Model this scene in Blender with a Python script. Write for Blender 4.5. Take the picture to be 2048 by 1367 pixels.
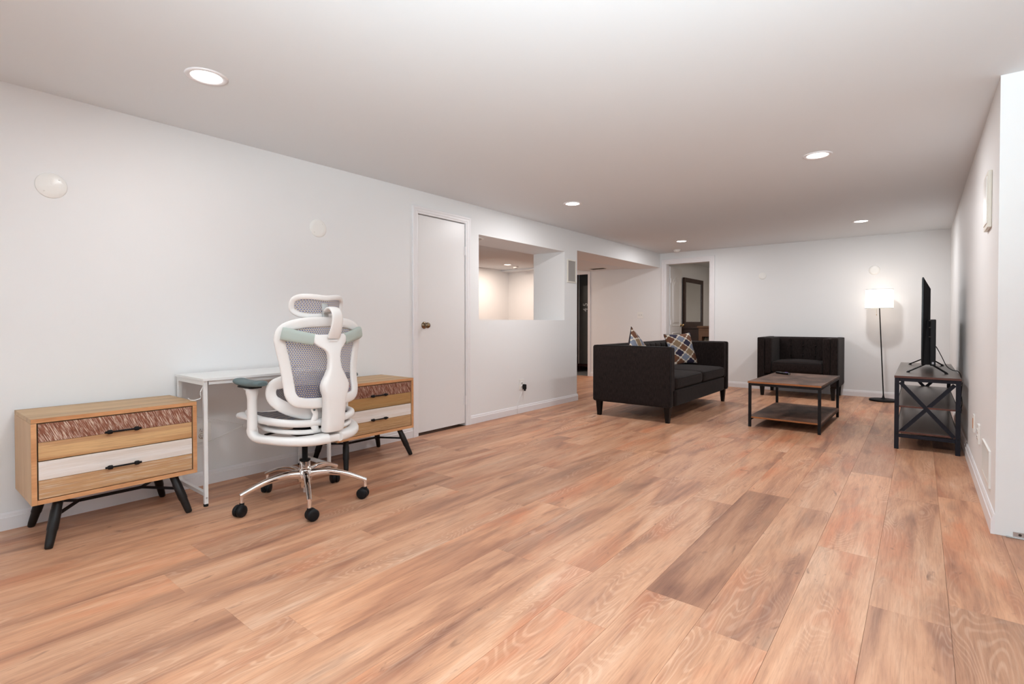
import bpy, bmesh, math, random
from mathutils import Vector, Matrix
PI = math.pi
random.seed(7)
for o in list(bpy.data.objects): bpy.data.objects.remove(o)
C = bpy.context.scene.collection
SC = bpy.context.scene

# ------------------------------------------------------------------ camera
H = 2.278; W = 3.945; D = 8.81; YC = 3.5
YAW = 0.6733; PITCH = -0.0141
cam = bpy.data.objects.new('camera', bpy.data.cameras.new('camera'))
C.objects.link(cam)
cam.location = (3.646, 0.0, 1.06)
cam.rotation_euler = (PI/2 + PITCH, 0, YAW)
cam.data.sensor_width = 36; cam.data.lens = 18.01
cam.data.shift_y = -0.01235
cam.data.clip_start = 0.05
SC.camera = cam
SC.view_settings.view_transform = 'Standard'
SC.view_settings.look = 'None'
SC.view_settings.gamma = 1.0
SC.view_settings.use_curve_mapping = False
SC.view_settings.exposure = 0.18

# ------------------------------------------------------------------ world and lights
world = bpy.data.worlds.new('world'); SC.world = world; world.use_nodes = True
world.node_tree.nodes['Background'].inputs[0].default_value = (0.75, 0.85, 1.0, 1)
world.node_tree.nodes['Background'].inputs[1].default_value = 0.6

def area(name, loc, target, sx, sy, power, col):
    l = bpy.data.lights.new(name, 'AREA'); l.shape = 'RECTANGLE'; l.size = sx; l.size_y = sy
    l.energy = power; l.color = col
    o = bpy.data.objects.new(name, l); C.objects.link(o); o.location = loc
    o.rotation_euler = (Vector(target) - Vector(loc)).to_track_quat('-Z', 'Y').to_euler()
    return o
REAR_FILL_P, FLASH_P, DOWN_E, LAMP_E = 29, 105, 6, 2.0
DOWN_W = 16      # watts of each recessed lamp
area('added_rear_fill', (2.6, -2.45, 1.35), (2.4, 3.0, 1.1), 3.0, 1.3, REAR_FILL_P, (0.90, 0.97, 1.0))  # unseen fill lamp added behind the camera for frontal light
area('bounced_flash', (4.0, -0.7, 1.35), (3.5, 0.5, 2.6), 0.5, 0.5, FLASH_P, (0.79, 0.94, 1.0)).data.spread = math.radians(105)

# ------------------------------------------------------------------ node materials
def nt(name):
    m = bpy.data.materials.new(name); m.use_nodes = True
    return m, m.node_tree.nodes, m.node_tree.links, m.node_tree.nodes['Principled BSDF']
def mat(name, col, rough=0.5, metal=0.0, bump=0.0, bscale=60, spec=0.5, var=0.0, vscale=8, coat=0.0):
    m, n, l, b = nt(name)
    b.inputs['Base Color'].default_value = (*col, 1); b.inputs['Roughness'].default_value = rough
    b.inputs['Metallic'].default_value = metal; b.inputs['Specular IOR Level'].default_value = spec
    b.inputs['Coat Weight'].default_value = coat
    tc = n.new('ShaderNodeTexCoord')
    if var > 0:
        no = n.new('ShaderNodeTexNoise'); no.inputs['Scale'].default_value = vscale; no.inputs['Detail'].default_value = 4
        l.new(tc.outputs['Object'], no.inputs['Vector'])
        mx = n.new('ShaderNodeMix'); mx.data_type = 'RGBA'
        mx.inputs[6].default_value = (*[c*(1-var) for c in col], 1); mx.inputs[7].default_value = (*[min(1, c*(1+var)) for c in col], 1)
        l.new(no.outputs['Fac'], mx.inputs[0]); l.new(mx.outputs[2], b.inputs['Base Color'])
    if bump > 0:
        nb = n.new('ShaderNodeTexNoise'); nb.inputs['Scale'].default_value = bscale; nb.inputs['Detail'].default_value = 3
        l.new(tc.outputs['Object'], nb.inputs['Vector'])
        bp = n.new('ShaderNodeBump'); bp.inputs['Strength'].default_value = bump; bp.inputs['Distance'].default_value = 0.004
        l.new(nb.outputs['Fac'], bp.inputs['Height']); l.new(bp.outputs['Normal'], b.inputs['Normal'])
    return m
def emis(name, col, s):
    m, n, l, b = nt(name)
    b.inputs['Base Color'].default_value = (*col, 1)
    b.inputs['Emission Color'].default_value = (*col, 1); b.inputs['Emission Strength'].default_value = s
    return m
def ramp(n, stops, interp='LINEAR'):
    r = n.new('ShaderNodeValToRGB'); r.color_ramp.interpolation = interp
    e = r.color_ramp.elements
    while len(e) > 1: e.remove(e[-1])
    e[0].position = stops[0][0]; e[0].color = (*stops[0][1], 1)
    for p, c in stops[1:]:
        x = e.new(p); x.color = (*c, 1)
    return r
def mixc(n, l, fac, a, b, mode='MIX'):
    m = n.new('ShaderNodeMix'); m.data_type = 'RGBA'; m.blend_type = mode
    if isinstance(fac, float): m.inputs[0].default_value = fac
    else: l.new(fac, m.inputs[0])
    for i, v in ((6, a), (7, b)):
        if isinstance(v, tuple): m.inputs[i].default_value = (*v, 1)
        else: l.new(v, m.inputs[i])
    return m.outputs[2]
def math_(n, l, op, a, b=None):
    m = n.new('ShaderNodeMath'); m.operation = op
    for i, v in ((0, a), (1, b)):
        if v is None: continue
        if isinstance(v, (int, float)): m.inputs[i].default_value = v
        else: l.new(v, m.inputs[i])
    return m.outputs[0]
def mapped(n, l, src, scale, rot=(0, 0, 0), loc=(0, 0, 0)):
    mp = n.new('ShaderNodeMapping'); mp.inputs['Scale'].default_value = scale
    mp.inputs['Rotation'].default_value = rot; mp.inputs['Location'].default_value = loc
    l.new(src, mp.inputs['Vector']); return mp.outputs[0]
def noise(n, l, vec, scale=1.0, detail=4, rough=0.55, dist=0.0):
    t = n.new('ShaderNodeTexNoise'); t.inputs['Scale'].default_value = scale; t.inputs['Detail'].default_value = detail
    t.inputs['Roughness'].default_value = rough; t.inputs['Distortion'].default_value = dist
    l.new(vec, t.inputs['Vector']); return t.outputs['Fac']

def floor_material():
    m, n, l, b = nt('plank_vinyl_oak')
    tc = n.new('ShaderNodeTexCoord'); oi = n.new('ShaderNodeObjectInfo')
    off = n.new('ShaderNodeVectorMath'); off.operation = 'SCALE'; off.inputs[0].default_value = (31.7, 57.3, 11.1)
    l.new(oi.outputs['Random'], off.inputs['Scale'])
    add = n.new('ShaderNodeVectorMath'); add.operation = 'ADD'
    l.new(tc.outputs['Object'], add.inputs[0]); l.new(off.outputs[0], add.inputs[1])
    v = add.outputs[0]
    broad = noise(n, l, mapped(n, l, v, (7.5, 1.1, 1)), 1.0, 4, 0.55, 0.6)
    base = ramp(n, [(0.28, (.27, .125, .08)), (0.40, (.43, .215, .13)), (0.50, (.56, .295, .175)), (0.60, (.61, .34, .21)), (0.74, (.68, .43, .295))])
    l.new(broad, base.inputs[0])
    # orange areas
    org = noise(n, l, mapped(n, l, v, (4.0, 1.0, 1), loc=(5, 3, 2)), 1.0, 4, 0.6, 0.3)
    og = ramp(n, [(0.54, (0, 0, 0)), (0.68, (1, 1, 1))]); l.new(org, og.inputs[0])
    c1 = mixc(n, l, math_(n, l, 'MULTIPLY', og.outputs[0], 0.62), base.outputs[0], (.56, .20, .095))
    # grey-brown areas
    gr = noise(n, l, mapped(n, l, v, (7.0, 1.6, 1), loc=(15, 8, 2)), 1.0, 5, 0.65, 0.4)
    gg = ramp(n, [(0.55, (0, 0, 0)), (0.72, (1, 1, 1))]); l.new(gr, gg.inputs[0])
    c2 = mixc(n, l, math_(n, l, 'MULTIPLY', gg.outputs[0], 0.55), c1, (.37, .235, .165))
    # whole-plank tone
    tone = n.new('ShaderNodeMapRange'); tone.inputs['To Min'].default_value = 0.0; tone.inputs['To Max'].default_value = 1.0
    w2 = math_(n, l, 'FRACT', math_(n, l, 'MULTIPLY', oi.outputs['Random'], 77.7))
    tr = ramp(n, [(0.0, (.74, .70, .69)), (0.07, (.84, .81, .80)), (0.14, (.95, .94, .94)), (0.8, (1.02, 1.01, 1.0)), (1.0, (1.06, 1.01, .97))])
    l.new(w2, tr.inputs[0])
    c3 = mixc(n, l, 1.0, c2, tr.outputs[0], 'MULTIPLY')
    # rings: contour lines of a stretched noise = cathedral grain
    cn = noise(n, l, mapped(n, l, v, (5.2, 0.9, 1), loc=(2, 9, 4)), 1.0, 2, 0.5, 0.25)
    rings = math_(n, l, 'SINE', math_(n, l, 'MULTIPLY', cn, 250.0))
    rmask = noise(n, l, mapped(n, l, v, (6.0, 1.1, 1), loc=(22, 1, 6)), 1.0, 3, 0.5)
    rm = ramp(n, [(0.50, (0, 0, 0)), (0.62, (1, 1, 1))]); l.new(rmask, rm.inputs[0])
    rr = ramp(n, [(0.55, (0, 0, 0)), (0.95, (1, 1, 1))]); l.new(math_(n, l, 'MULTIPLY_ADD', rings, 0.5), rr.inputs[0])
    rr2 = math_(n, l, 'ADD', math_(n, l, 'MULTIPLY', rings, 0.5), 0.5)
    rr.inputs[0].links and l.remove(rr.inputs[0].links[0]); l.new(rr2, rr.inputs[0])
    rk = math_(n, l, 'MULTIPLY', math_(n, l, 'MULTIPLY', rr.outputs[0], rm.outputs[0]), 0.16)
    c4 = mixc(n, l, rk, c3, (.78, .60, .47))
    rd = math_(n, l, 'MULTIPLY', math_(n, l, 'MULTIPLY', math_(n, l, 'SUBTRACT', 1.0, rr.outputs[0]), rm.outputs[0]), 0.16)
    c5 = mixc(n, l, rd, c4, (.30, .155, .10))
    # fine fibres
    f1 = noise(n, l, mapped(n, l, v, (230, 9, 1)), 1.0, 3, 0.7)
    fr = ramp(n, [(0.30, (.74, .70, .68)), (0.5, (1, 1, 1)), (0.72, (1.12, 1.12, 1.12))]); l.new(f1, fr.inputs[0])
    c6 = mixc(n, l, 0.6, c5, fr.outputs[0], 'MULTIPLY')
    f2 = noise(n, l, mapped(n, l, v, (60, 3, 1), loc=(3, 3, 3)), 1.0, 4, 0.65, 0.3)
    fr2 = ramp(n, [(0.34, (.72, .66, .63)), (0.5, (1, 1, 1)), (0.7, (1.07, 1.07, 1.07))]); l.new(f2, fr2.inputs[0])
    c7 = mixc(n, l, 0.45, c6, fr2.outputs[0], 'MULTIPLY')
    # knots and cracks
    kn = noise(n, l, mapped(n, l, v, (14, 4.2, 1), loc=(8, 8, 8)), 1.0, 3, 0.6, 1.2)
    kr = ramp(n, [(0.66, (0, 0, 0)), (0.76, (1, 1, 1))]); l.new(kn, kr.inputs[0])
    c8 = mixc(n, l, math_(n, l, 'MULTIPLY', kr.outputs[0], 0.75), c7, (.16, .075, .05))
    l.new(c8, b.inputs['Base Color'])
    b.inputs['Roughness'].default_value = 0.42; b.inputs['Specular IOR Level'].default_value = 0.35
    bp = n.new('ShaderNodeBump'); bp.inputs['Strength'].default_value = 0.12; bp.inputs['Distance'].default_value = 0.001
    l.new(f1, bp.inputs['Height']); l.new(bp.outputs[0], b.inputs['Normal'])
    return m

def wood(name, stops, scale=(2, 30, 30), rough=0.5, fib=0.6, loc=(0, 0, 0), spec=0.4, streak=None):
    """grain runs along the axis with the small scale value"""
    m, n, l, b = nt(name)
    tc = n.new('ShaderNodeTexCoord')
    v = mapped(n, l, tc.outputs['Object'], scale, loc=loc)
    a = noise(n, l, v, 0.35, 4, 0.55, 0.5)
    r = ramp(n, stops); l.new(a, r.inputs[0])
    f = noise(n, l, v, 5.0, 3, 0.7)
    fr = ramp(n, [(0.32, (.66, .62, .58)), (0.52, (1, 1, 1)), (0.75, (1.18, 1.18, 1.2))]); l.new(f, fr.inputs[0])
    c = mixc(n, l, fib, r.outputs[0], fr.outputs[0], 'MULTIPLY')
    if streak:
        s = noise(n, l, v, 2.6, 4, 0.75, 0.2)
        sr = ramp(n, [(0.52, (0, 0, 0)), (0.62, (1, 1, 1))]); l.new(s, sr.inputs[0])
        c = mixc(n, l, math_(n, l, 'MULTIPLY', sr.outputs[0], 0.6), c, streak)
    l.new(c, b.inputs['Base Color'])
    b.inputs['Roughness'].default_value = rough; b.inputs['Specular IOR Level'].default_value = spec
    return m

def carved(name, dark, mid, light):
    """rough-sawn plank with slanted chisel strokes"""
    m, n, l, b = nt(name)
    tc = n.new('ShaderNodeTexCoord')
    v = mapped(n, l, mapped(n, l, tc.outputs['Object'], (1, 1, 1), rot=(math.radians(-24), 0, 0)), (20, 300, 22))
    a = noise(n, l, v, 1.0, 3, 0.6, 0.25)
    r = ramp(n, [(0.36, dark), (0.46, mid), (0.52, mid), (0.60, light)]); l.new(a, r.inputs[0])
    l.new(r.outputs[0], b.inputs['Base Color']); b.inputs['Roughness'].default_value = 0.75
    bp = n.new('ShaderNodeBump'); bp.inputs['Strength'].default_value = 0.8; bp.inputs['Distance'].default_value = 0.003
    l.new(a, bp.inputs['Height']); l.new(bp.outputs[0], b.inputs['Normal'])
    return m

def fabric(name, c1, c2, rough=0.95, scale=(260, 260, 22)):
    m, n, l, b = nt(name)
    tc = n.new('ShaderNodeTexCoord')
    a = noise(n, l, mapped(n, l, tc.outputs['Object'], scale), 1.0, 3, 0.7)
    r = ramp(n, [(0.35, c1), (0.65, c2)]); l.new(a, r.inputs[0])
    l.new(r.outputs[0], b.inputs['Base Color']); b.inputs['Roughness'].default_value = rough
    b.inputs['Specular IOR Level'].default_value = 0.15
    b.inputs['Sheen Weight'].default_value = 0.04; b.inputs['Sheen Roughness'].default_value = 0.5
    bp = n.new('ShaderNodeBump'); bp.inputs['Strength'].default_value = 0.3; bp.inputs['Distance'].default_value = 0.001
    l.new(a, bp.inputs['Height']); l.new(bp.outputs[0], b.inputs['Normal'])
    return m

def mesh_weave(name, ca, cb, alpha, sx=95, sz=130):
    """open woven mesh: rows of blue and tan threads with small holes"""
    m, n, l, b = nt(name)
    tc = n.new('ShaderNodeTexCoord'); sep = n.new('ShaderNodeSeparateXYZ'); l.new(tc.outputs['Object'], sep.inputs[0])
    wob = noise(n, l, mapped(n, l, tc.outputs['Object'], (9, 9, 9)), 1.0, 2, 0.5)
    zz = math_(n, l, 'ADD', math_(n, l, 'MULTIPLY', sep.outputs[2], sz*2*PI/2), math_(n, l, 'MULTIPLY', wob, 5.0))
    row = math_(n, l, 'SINE', zz)
    col = math_(n, l, 'SINE', math_(n, l, 'ADD', math_(n, l, 'MULTIPLY', sep.outputs[0], sx*2*PI/2), math_(n, l, 'MULTIPLY', math_(n, l, 'SINE', math_(n, l, 'MULTIPLY', zz, 0.5)), 1.5)))
    k = math_(n, l, 'ADD', math_(n, l, 'MULTIPLY', row, 0.5), 0.5)
    r = ramp(n, [(0.35, ca), (0.65, cb)]); l.new(k, r.inputs[0])
    l.new(r.outputs[0], b.inputs['Base Color']); b.inputs['Roughness'].default_value = 0.8
    h = math_(n, l, 'GREATER_THAN', math_(n, l, 'MULTIPLY', col, row), 0.25)
    a = math_(n, l, 'SUBTRACT', alpha[1], math_(n, l, 'MULTIPLY', h, alpha[1]-alpha[0]))
    l.new(a, b.inputs['Alpha'])
    return m

M = {}
M['wall'] = mat('wall_paint', (.80, .80, .80), 0.6, bump=0.04, bscale=90, spec=0.3)
M['ceiling'] = mat('ceiling_paint', (.765, .80, .825), 0.85, bump=0.03, bscale=70, spec=0.1)
M['trim'] = mat('trim_gloss_paint', (.80, .78, .79), 0.35, spec=0.4)
M['door'] = mat('door_paint', (.77, .755, .75), 0.35, bump=0.05, bscale=30)
M['floor'] = floor_material()
M['subfloor'] = mat('subfloor', (.12, .06, .04), 0.9, var=0.2)
M['concrete'] = mat('concrete', (.16, .155, .15), 0.95, bump=0.3, bscale=40, var=0.3, vscale=12)
M['bronze'] = mat('antique_bronze', (.22, .16, .11), 0.25, metal=1.0, var=0.2, vscale=60)
M['brass'] = mat('aged_brass', (.55, .38, .18), 0.25, metal=1.0)
M['chrome'] = mat('polished_chrome', (.86, .84, .83), 0.07, metal=1.0)
M['steel'] = mat('dull_steel', (.55, .55, .56), 0.35, metal=1.0)
M['black'] = mat('black_plastic', (.007, .007, .008), 0.5, spec=0.22)
M['rubber'] = mat('black_rubber', (.009, .009, .009), 0.65, spec=0.22)
M['gloss_black'] = mat('gloss_black', (.004, .004, .005), 0.2, spec=0.22)
M['legblack'] = mat('black_turned_wood', (.013, .010, .009), 0.4, spec=0.22, var=0.35, vscale=40)
M['sofaleg'] = mat('black_lacquer', (.006, .005, .005), 0.35, spec=0.22)
M['metalblack'] = mat('black_powder_coat', (.006, .005, .006), 0.55, spec=0.22)
M['navy'] = mat('navy_black_powder_coat', (.009, .0095, .016), 0.5, spec=0.22)
M['white_plastic'] = mat('white_chair_plastic', (.80, .775, .755), 0.4, spec=0.4)
M['white_metal'] = mat('white_powder_coat', (.80, .79, .78), 0.35)
M['white_top'] = mat('white_laminate', (.80, .80, .79), 0.4)
M['sage'] = mat('sage_green_plastic', (.42, .48, .44), 0.5)
M['slate'] = mat('slate_green_foam', (.095, .135, .14), 0.55)
M['lightgrey'] = mat('light_grey_plastic', (.45, .46, .45), 0.4)
M['plate'] = mat('white_plate_plastic', (.84, .83, .80), 0.3)
M['cream'] = mat('cream_metal', (.72, .68, .60), 0.4)
M['slot'] = mat('dark_slot', (.03, .025, .02), 0.7)
M['grille'] = mat('grey_grille', (.36, .34, .32), 0.8, bump=0.5, bscale=700)
M['diffuser'] = emis('lit_diffuser', (1.0, .95, .90), DOWN_E)
M['diffuser_warm'] = emis('lit_diffuser_warm', (1.0, .83, .68), DOWN_E*0.9)
M['case'] = wood('acacia_case', [(0.30, (.36, .22, .11)), (0.5, (.52, .33, .165)), (0.7, (.60, .42, .23))], (30, 2.0, 30), 0.45, 0.45)
M['case_side'] = wood('acacia_side', [(0.30, (.42, .25, .12)), (0.5, (.55, .34, .18)), (0.7, (.60, .40, .22))], (30, 30, 1.6), 0.45, 0.4)
M['case_edge'] = wood('acacia_edge', [(0.35, (.50, .22, .09)), (0.65, (.66, .34, .16))], (30, 3, 30), 0.5, 0.4)
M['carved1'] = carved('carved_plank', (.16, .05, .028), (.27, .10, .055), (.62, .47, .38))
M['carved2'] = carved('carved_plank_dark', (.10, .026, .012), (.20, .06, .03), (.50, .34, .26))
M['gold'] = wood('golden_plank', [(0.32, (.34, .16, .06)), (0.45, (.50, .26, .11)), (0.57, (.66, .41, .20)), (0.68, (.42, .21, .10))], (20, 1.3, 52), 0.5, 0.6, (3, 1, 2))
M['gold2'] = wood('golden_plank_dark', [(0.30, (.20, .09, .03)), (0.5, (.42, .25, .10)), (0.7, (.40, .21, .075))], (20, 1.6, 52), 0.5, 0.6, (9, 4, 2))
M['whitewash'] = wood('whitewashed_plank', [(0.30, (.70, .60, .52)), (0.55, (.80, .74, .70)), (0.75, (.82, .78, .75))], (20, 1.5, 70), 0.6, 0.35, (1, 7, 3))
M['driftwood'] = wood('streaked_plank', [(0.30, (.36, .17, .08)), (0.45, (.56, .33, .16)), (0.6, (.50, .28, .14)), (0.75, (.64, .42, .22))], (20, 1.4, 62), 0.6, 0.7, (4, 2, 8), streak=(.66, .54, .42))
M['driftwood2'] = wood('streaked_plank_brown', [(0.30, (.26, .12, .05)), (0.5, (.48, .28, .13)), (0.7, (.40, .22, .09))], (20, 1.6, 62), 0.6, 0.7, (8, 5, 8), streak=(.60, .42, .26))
M['rustic'] = wood('rustic_brown_top', [(0.30, (.045, .022, .014)), (0.5, (.13, .068, .045)), (0.68, (.22, .13, .095))], (16, 9, 9), 0.5, 0.7, spec=0.18)
M['rustic_edge'] = mat('orange_brown_edge', (.30, .10, .025), 0.5, var=0.3, vscale=30)
M['espresso'] = wood('espresso_board', [(0.3, (.055, .035, .028)), (0.7, (.11, .078, .065))], (40, 3, 30), 0.32, 0.4, spec=0.6)
M['espresso_edge'] = mat('red_brown_edge', (.085, .022, .012), 0.4)
M['sofa'] = fabric('charcoal_brown_weave', (.006, .0040, .0037), (.026, .0175, .016))
M['weave'] = mesh_weave('blue_tan_mesh', (.12, .15, .33), (.46, .36, .24), (0.1, 0.93), 150, 190)
M['weave_dark'] = mesh_weave('dark_mesh', (.05, .055, .085), (.16, .14, .12), (0.6, 1.0), 230, 300)
M['shade'] = emis('lit_linen_shade', (1.0, .90, .80), LAMP_E)
M['bedwood'] = mat('dark_cherry', (.035, .014, .008), 0.4, var=0.4, vscale=10)
M['bedwood2'] = mat('brown_walnut', (.13, .062, .03), 0.5, var=0.3, vscale=10)
M['mirror'] = mat('mirror_glass', (.85, .86, .84), 0.03, metal=1.0)
M['beige'] = mat('beige_cloth', (.36, .30, .22), 0.9)
M['ductgrey'] = mat('dark_grey_sheet', (.045, .047, .045), 0.45, var=0.3, vscale=5)
M['stud'] = mat('old_stud_wood', (.045, .010, .006), 0.8, var=0.4, vscale=10)
M['chalk'] = mat('white_chalk', (.55, .56, .56), 0.9)
M['cord'] = mat('black_cord', (.010, .010, .010), 0.5)
M['purple'] = mat('purple_tag', (.16, .05, .50), 0.5)
M['silver_label'] = mat('silver_label', (.42, .42, .45), 0.4)
for k, c in {'pc_cream': (.62, .55, .46), 'pc_brown': (.15, .062, .032), 'pc_navy': (.022, .018, .045), 'pc_blue': (.19, .21, .27), 'pc_tan': (.25, .17, .10), 'pc_edge': (.02, .015, .02)}.items():
    M[k] = mat('pillow_' + k[3:] if k != 'pc_edge' else 'pillow_back', c, 0.95, bump=0.3, bscale=300)

# ------------------------------------------------------------------ mesh builder
class MB:
    def __init__(s): s.v = []; s.f = []; s.sm = []; s.mi = []
    def add(s, vs, fs, smooth=False, mi=0):
        o = len(s.v); s.v += [tuple(v) for v in vs]
        for f in fs: s.f.append(tuple(i+o for i in f)); s.sm.append(smooth); s.mi.append(mi)
    def box(s, x0, x1, y0, y1, z0, z1, bev=0.0, mi=0, tf=None):
        if bev <= 0:
            vs = [(x, y, z) for x in (x0, x1) for y in (y0, y1) for z in (z0, z1)]
            fs = [(0, 1, 3, 2), (4, 6, 7, 5), (0, 4, 5, 1), (2, 3, 7, 6), (0, 2, 6, 4), (1, 5, 7, 3)]
            if tf: vs = [tf @ Vector(v) for v in vs]
            s.add(vs, fs, False, mi); return s
        bm = bmesh.new(); bmesh.ops.create_cube(bm, size=1)
        for v in bm.verts: v.co = Vector(((x0+x1)/2+v.co.x*(x1-x0), (y0+y1)/2+v.co.y*(y1-y0), (z0+z1)/2+v.co.z*(z1-z0)))
        bmesh.ops.bevel(bm, geom=list(bm.edges), offset=bev, segments=2, affect='EDGES', profile=0.5)
        bm.verts.index_update()
        vs = [(tf @ v.co if tf else v.co.copy()) for v in bm.verts]
        s.add(vs, [tuple(v.index for v in f.verts) for f in bm.faces], False, mi); bm.free(); return s
    def rbox(s, c, h, r, n=8, crown=(0, 0, 0), tf=None, mi=0):
        """rounded, softly puffed box: centre c, half sizes h, radius r"""
        idx = {}; vs = []; fs = []
        def vid(p):
            k = tuple(round(a, 5) for a in p)
            if k not in idx:
                idx[k] = len(vs)
                P = Vector([p[i]*h[i] for i in range(3)])
                q = Vector([max(-(h[i]-r), min(h[i]-r, P[i])) for i in range(3)])
                d = P-q
                if d.length > 1e-9: P = q + d.normalized()*r
                for i in range(3):
                    j, k2 = (i+1) % 3, (i+2) % 3
                    P[i] += crown[i]*(1-p[j]**2)*(1-p[k2]**2)*(1 if p[i] > 0 else -1)*min(1, abs(p[i]))
                P = P + Vector(c)
                vs.append(tf @ P if tf else P)
            return idx[k]
        # finer spacing near the edges
        ts = [math.sin(PI/2*(-1+2*i/n)) for i in range(n+1)]
        for ax in range(3):
            for sg in (-1, 1):
                for i in range(n):
                    for j in range(n):
                        q = []
                        for (a, b) in ((i, j), (i+1, j), (i+1, j+1), (i, j+1)):
                            p = [0, 0, 0]; p[ax] = sg; p[(ax+1) % 3] = ts[a]; p[(ax+2) % 3] = ts[b]
                            q.append(vid(p))
                        fs.append(tuple(q) if sg > 0 else tuple(reversed(q)))
        s.add(vs, fs, True, mi); return s
    def sweep(s, path, w, t=None, up=(0, 0, 1), closed=False, n=12, p=2.0, mi=0, caps=True, sub=6, flat=False):
        """elliptic (p=2) or boxy (p>2) section along a smoothed path; w along side, t along up"""
        P = [Vector(q) for q in path]; N = len(P)
        W_ = list(w) if isinstance(w, (list, tuple)) else [w]*N
        T_ = list(t) if isinstance(t, (list, tuple)) else [t if t is not None else (w if not isinstance(w, (list, tuple)) else None)]*N
        if T_[0] is None: T_ = W_
        U_ = [Vector(u) for u in up] if isinstance(up[0], (list, tuple, Vector)) else [Vector(up)]*N
        pts = []; ws = []; tt = []; us = []
        def cr(a, b, c, d, u): return 0.5*((2*b)+(c-a)*u+(2*a-5*b+4*c-d)*u*u+(-a+3*b-3*c+d)*u**3)
        seg = N if closed else N-1
        if sub <= 1: pts, ws, tt, us = P, W_, T_, U_
        else:
            for i in range(seg):
                g = (lambda k: k % N) if closed else (lambda k: max(0, min(N-1, k)))
                a, b, c, d = g(i-1), g(i), g(i+1), g(i+2)
                for k in range(sub):
                    u = k/sub
                    pts.append(cr(P[a], P[b], P[c], P[d], u)); ws.append(cr(W_[a], W_[b], W_[c], W_[d], u))
                    tt.append(cr(T_[a], T_[b], T_[c], T_[d], u)); us.append(cr(U_[a], U_[b], U_[c], U_[d], u))
            if not closed: pts.append(P[-1]); ws.append(W_[-1]); tt.append(T_[-1]); us.append(U_[-1])
        K = len(pts); vs = []
        for i in range(K):
            a = pts[(i-1) % K] if (closed or i > 0) else pts[i]; b = pts[(i+1) % K] if (closed or i < K-1) else pts[i]
            tg = (b-a).normalized(); side = tg.cross(us[i])
            if side.length < 1e-6: side = tg.cross(Vector((1, 0, 0.01)))
            side.normalize(); u = side.cross(tg).normalized()
            for j in range(n):
                an = 2*PI*(j+0.5)/n; ca, sa = math.cos(an), math.sin(an)
                ca = math.copysign(abs(ca)**(2/p), ca); sa = math.copysign(abs(sa)**(2/p), sa)
                vs.append(pts[i] + side*ca*ws[i] + u*sa*tt[i])
        fs = []
        for i in range(K if closed else K-1):
            for j in range(n):
                a = i*n+j; b = i*n+(j+1) % n; c = ((i+1) % K)*n+(j+1) % n; d = ((i+1) % K)*n+j
                fs.append((a, b, c, d))
        s.add(vs, fs, not flat, mi)
        if not closed and caps:
            s.add(vs[:n], [tuple(range(n-1, -1, -1))], False, mi); s.add(vs[-n:], [tuple(range(n))], False, mi)
        return s
    def tube(s, path, r, n=8, sub=5, mi=0, closed=False):
        return s.sweep(path, r, None, (0.03, 0.05, 1), closed, n, 2.0, mi, True, sub)
    def cyl(s, p0, p1, r0, r1=None, n=20, mi=0, smooth=True, caps=True):
        r1 = r0 if r1 is None else r1
        a = Vector(p0); b = Vector(p1); d = (b-a).normalized()
        x = d.orthogonal().normalized(); y = d.cross(x)
        vs = [a+(x*math.cos(2*PI*i/n)+y*math.sin(2*PI*i/n))*r0 for i in range(n)] + [b+(x*math.cos(2*PI*i/n)+y*math.sin(2*PI*i/n))*r1 for i in range(n)]
        s.add(vs, [(i, (i+1) % n, n+(i+1) % n, n+i) for i in range(n)], smooth, mi)
        if caps: s.add(vs, [tuple(range(n-1, -1, -1)), tuple(range(n, 2*n))], False, mi)
        return s
    def lathe(s, prof, o=(0, 0, 0), ax=(0, 0, 1), n=28, mi=0, smooth=True):
        """prof = [(radius, height)]"""
        d = Vector(ax).normalized(); x = d.orthogonal().normalized(); y = d.cross(x); o = Vector(o); vs = []
        for r, h in prof:
            for i in range(n): vs.append(o + d*h + (x*math.cos(2*PI*i/n)+y*math.sin(2*PI*i/n))*max(r, 1e-5))
        fs = [(k*n+i, k*n+(i+1) % n, (k+1)*n+(i+1) % n, (k+1)*n+i) for k in range(len(prof)-1) for i in range(n)]
        s.add(vs, fs, smooth, mi); return s
    def prism(s, poly, z0, z1, tf=None, mi=0):
        n = len(poly); vs = [Vector((x, y, z0)) for x, y in poly]+[Vector((x, y, z1)) for x, y in poly]
        if tf: vs = [tf @ v for v in vs]
        s.add(vs, [tuple(range(n-1, -1, -1)), tuple(range(n, 2*n))]+[(i, (i+1) % n, n+(i+1) % n, n+i) for i in range(n)], False, mi); return s
    def bar(s, a, b, w, h, up=(0, 0, 1), mi=0):
        return s.sweep([a, b], w*0.7072, h*0.7072, up, False, 4, 2.0, mi, True, 1, True)
    def grid(s, pts, smooth=True, mi=0):
        R_ = len(pts); K = len(pts[0]); vs = [p for row in pts for p in row]
        s.add(vs, [(i*K+j, i*K+j+1, (i+1)*K+j+1, (i+1)*K+j) for i in range(R_-1) for j in range(K-1)], smooth, mi); return s
    def mesh(s, name, mats):
        me = bpy.data.meshes.new(name); me.from_pydata([tuple(v) for v in s.v], [], s.f)
        for m in mats: me.materials.append(m)
        me.polygons.foreach_set('use_smooth', s.sm); me.polygons.foreach_set('material_index', s.mi)
        me.update()
        bm = bmesh.new(); bm.from_mesh(me); bmesh.ops.recalc_face_normals(bm, faces=bm.faces); bm.to_mesh(me); bm.free()
        return me

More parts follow.
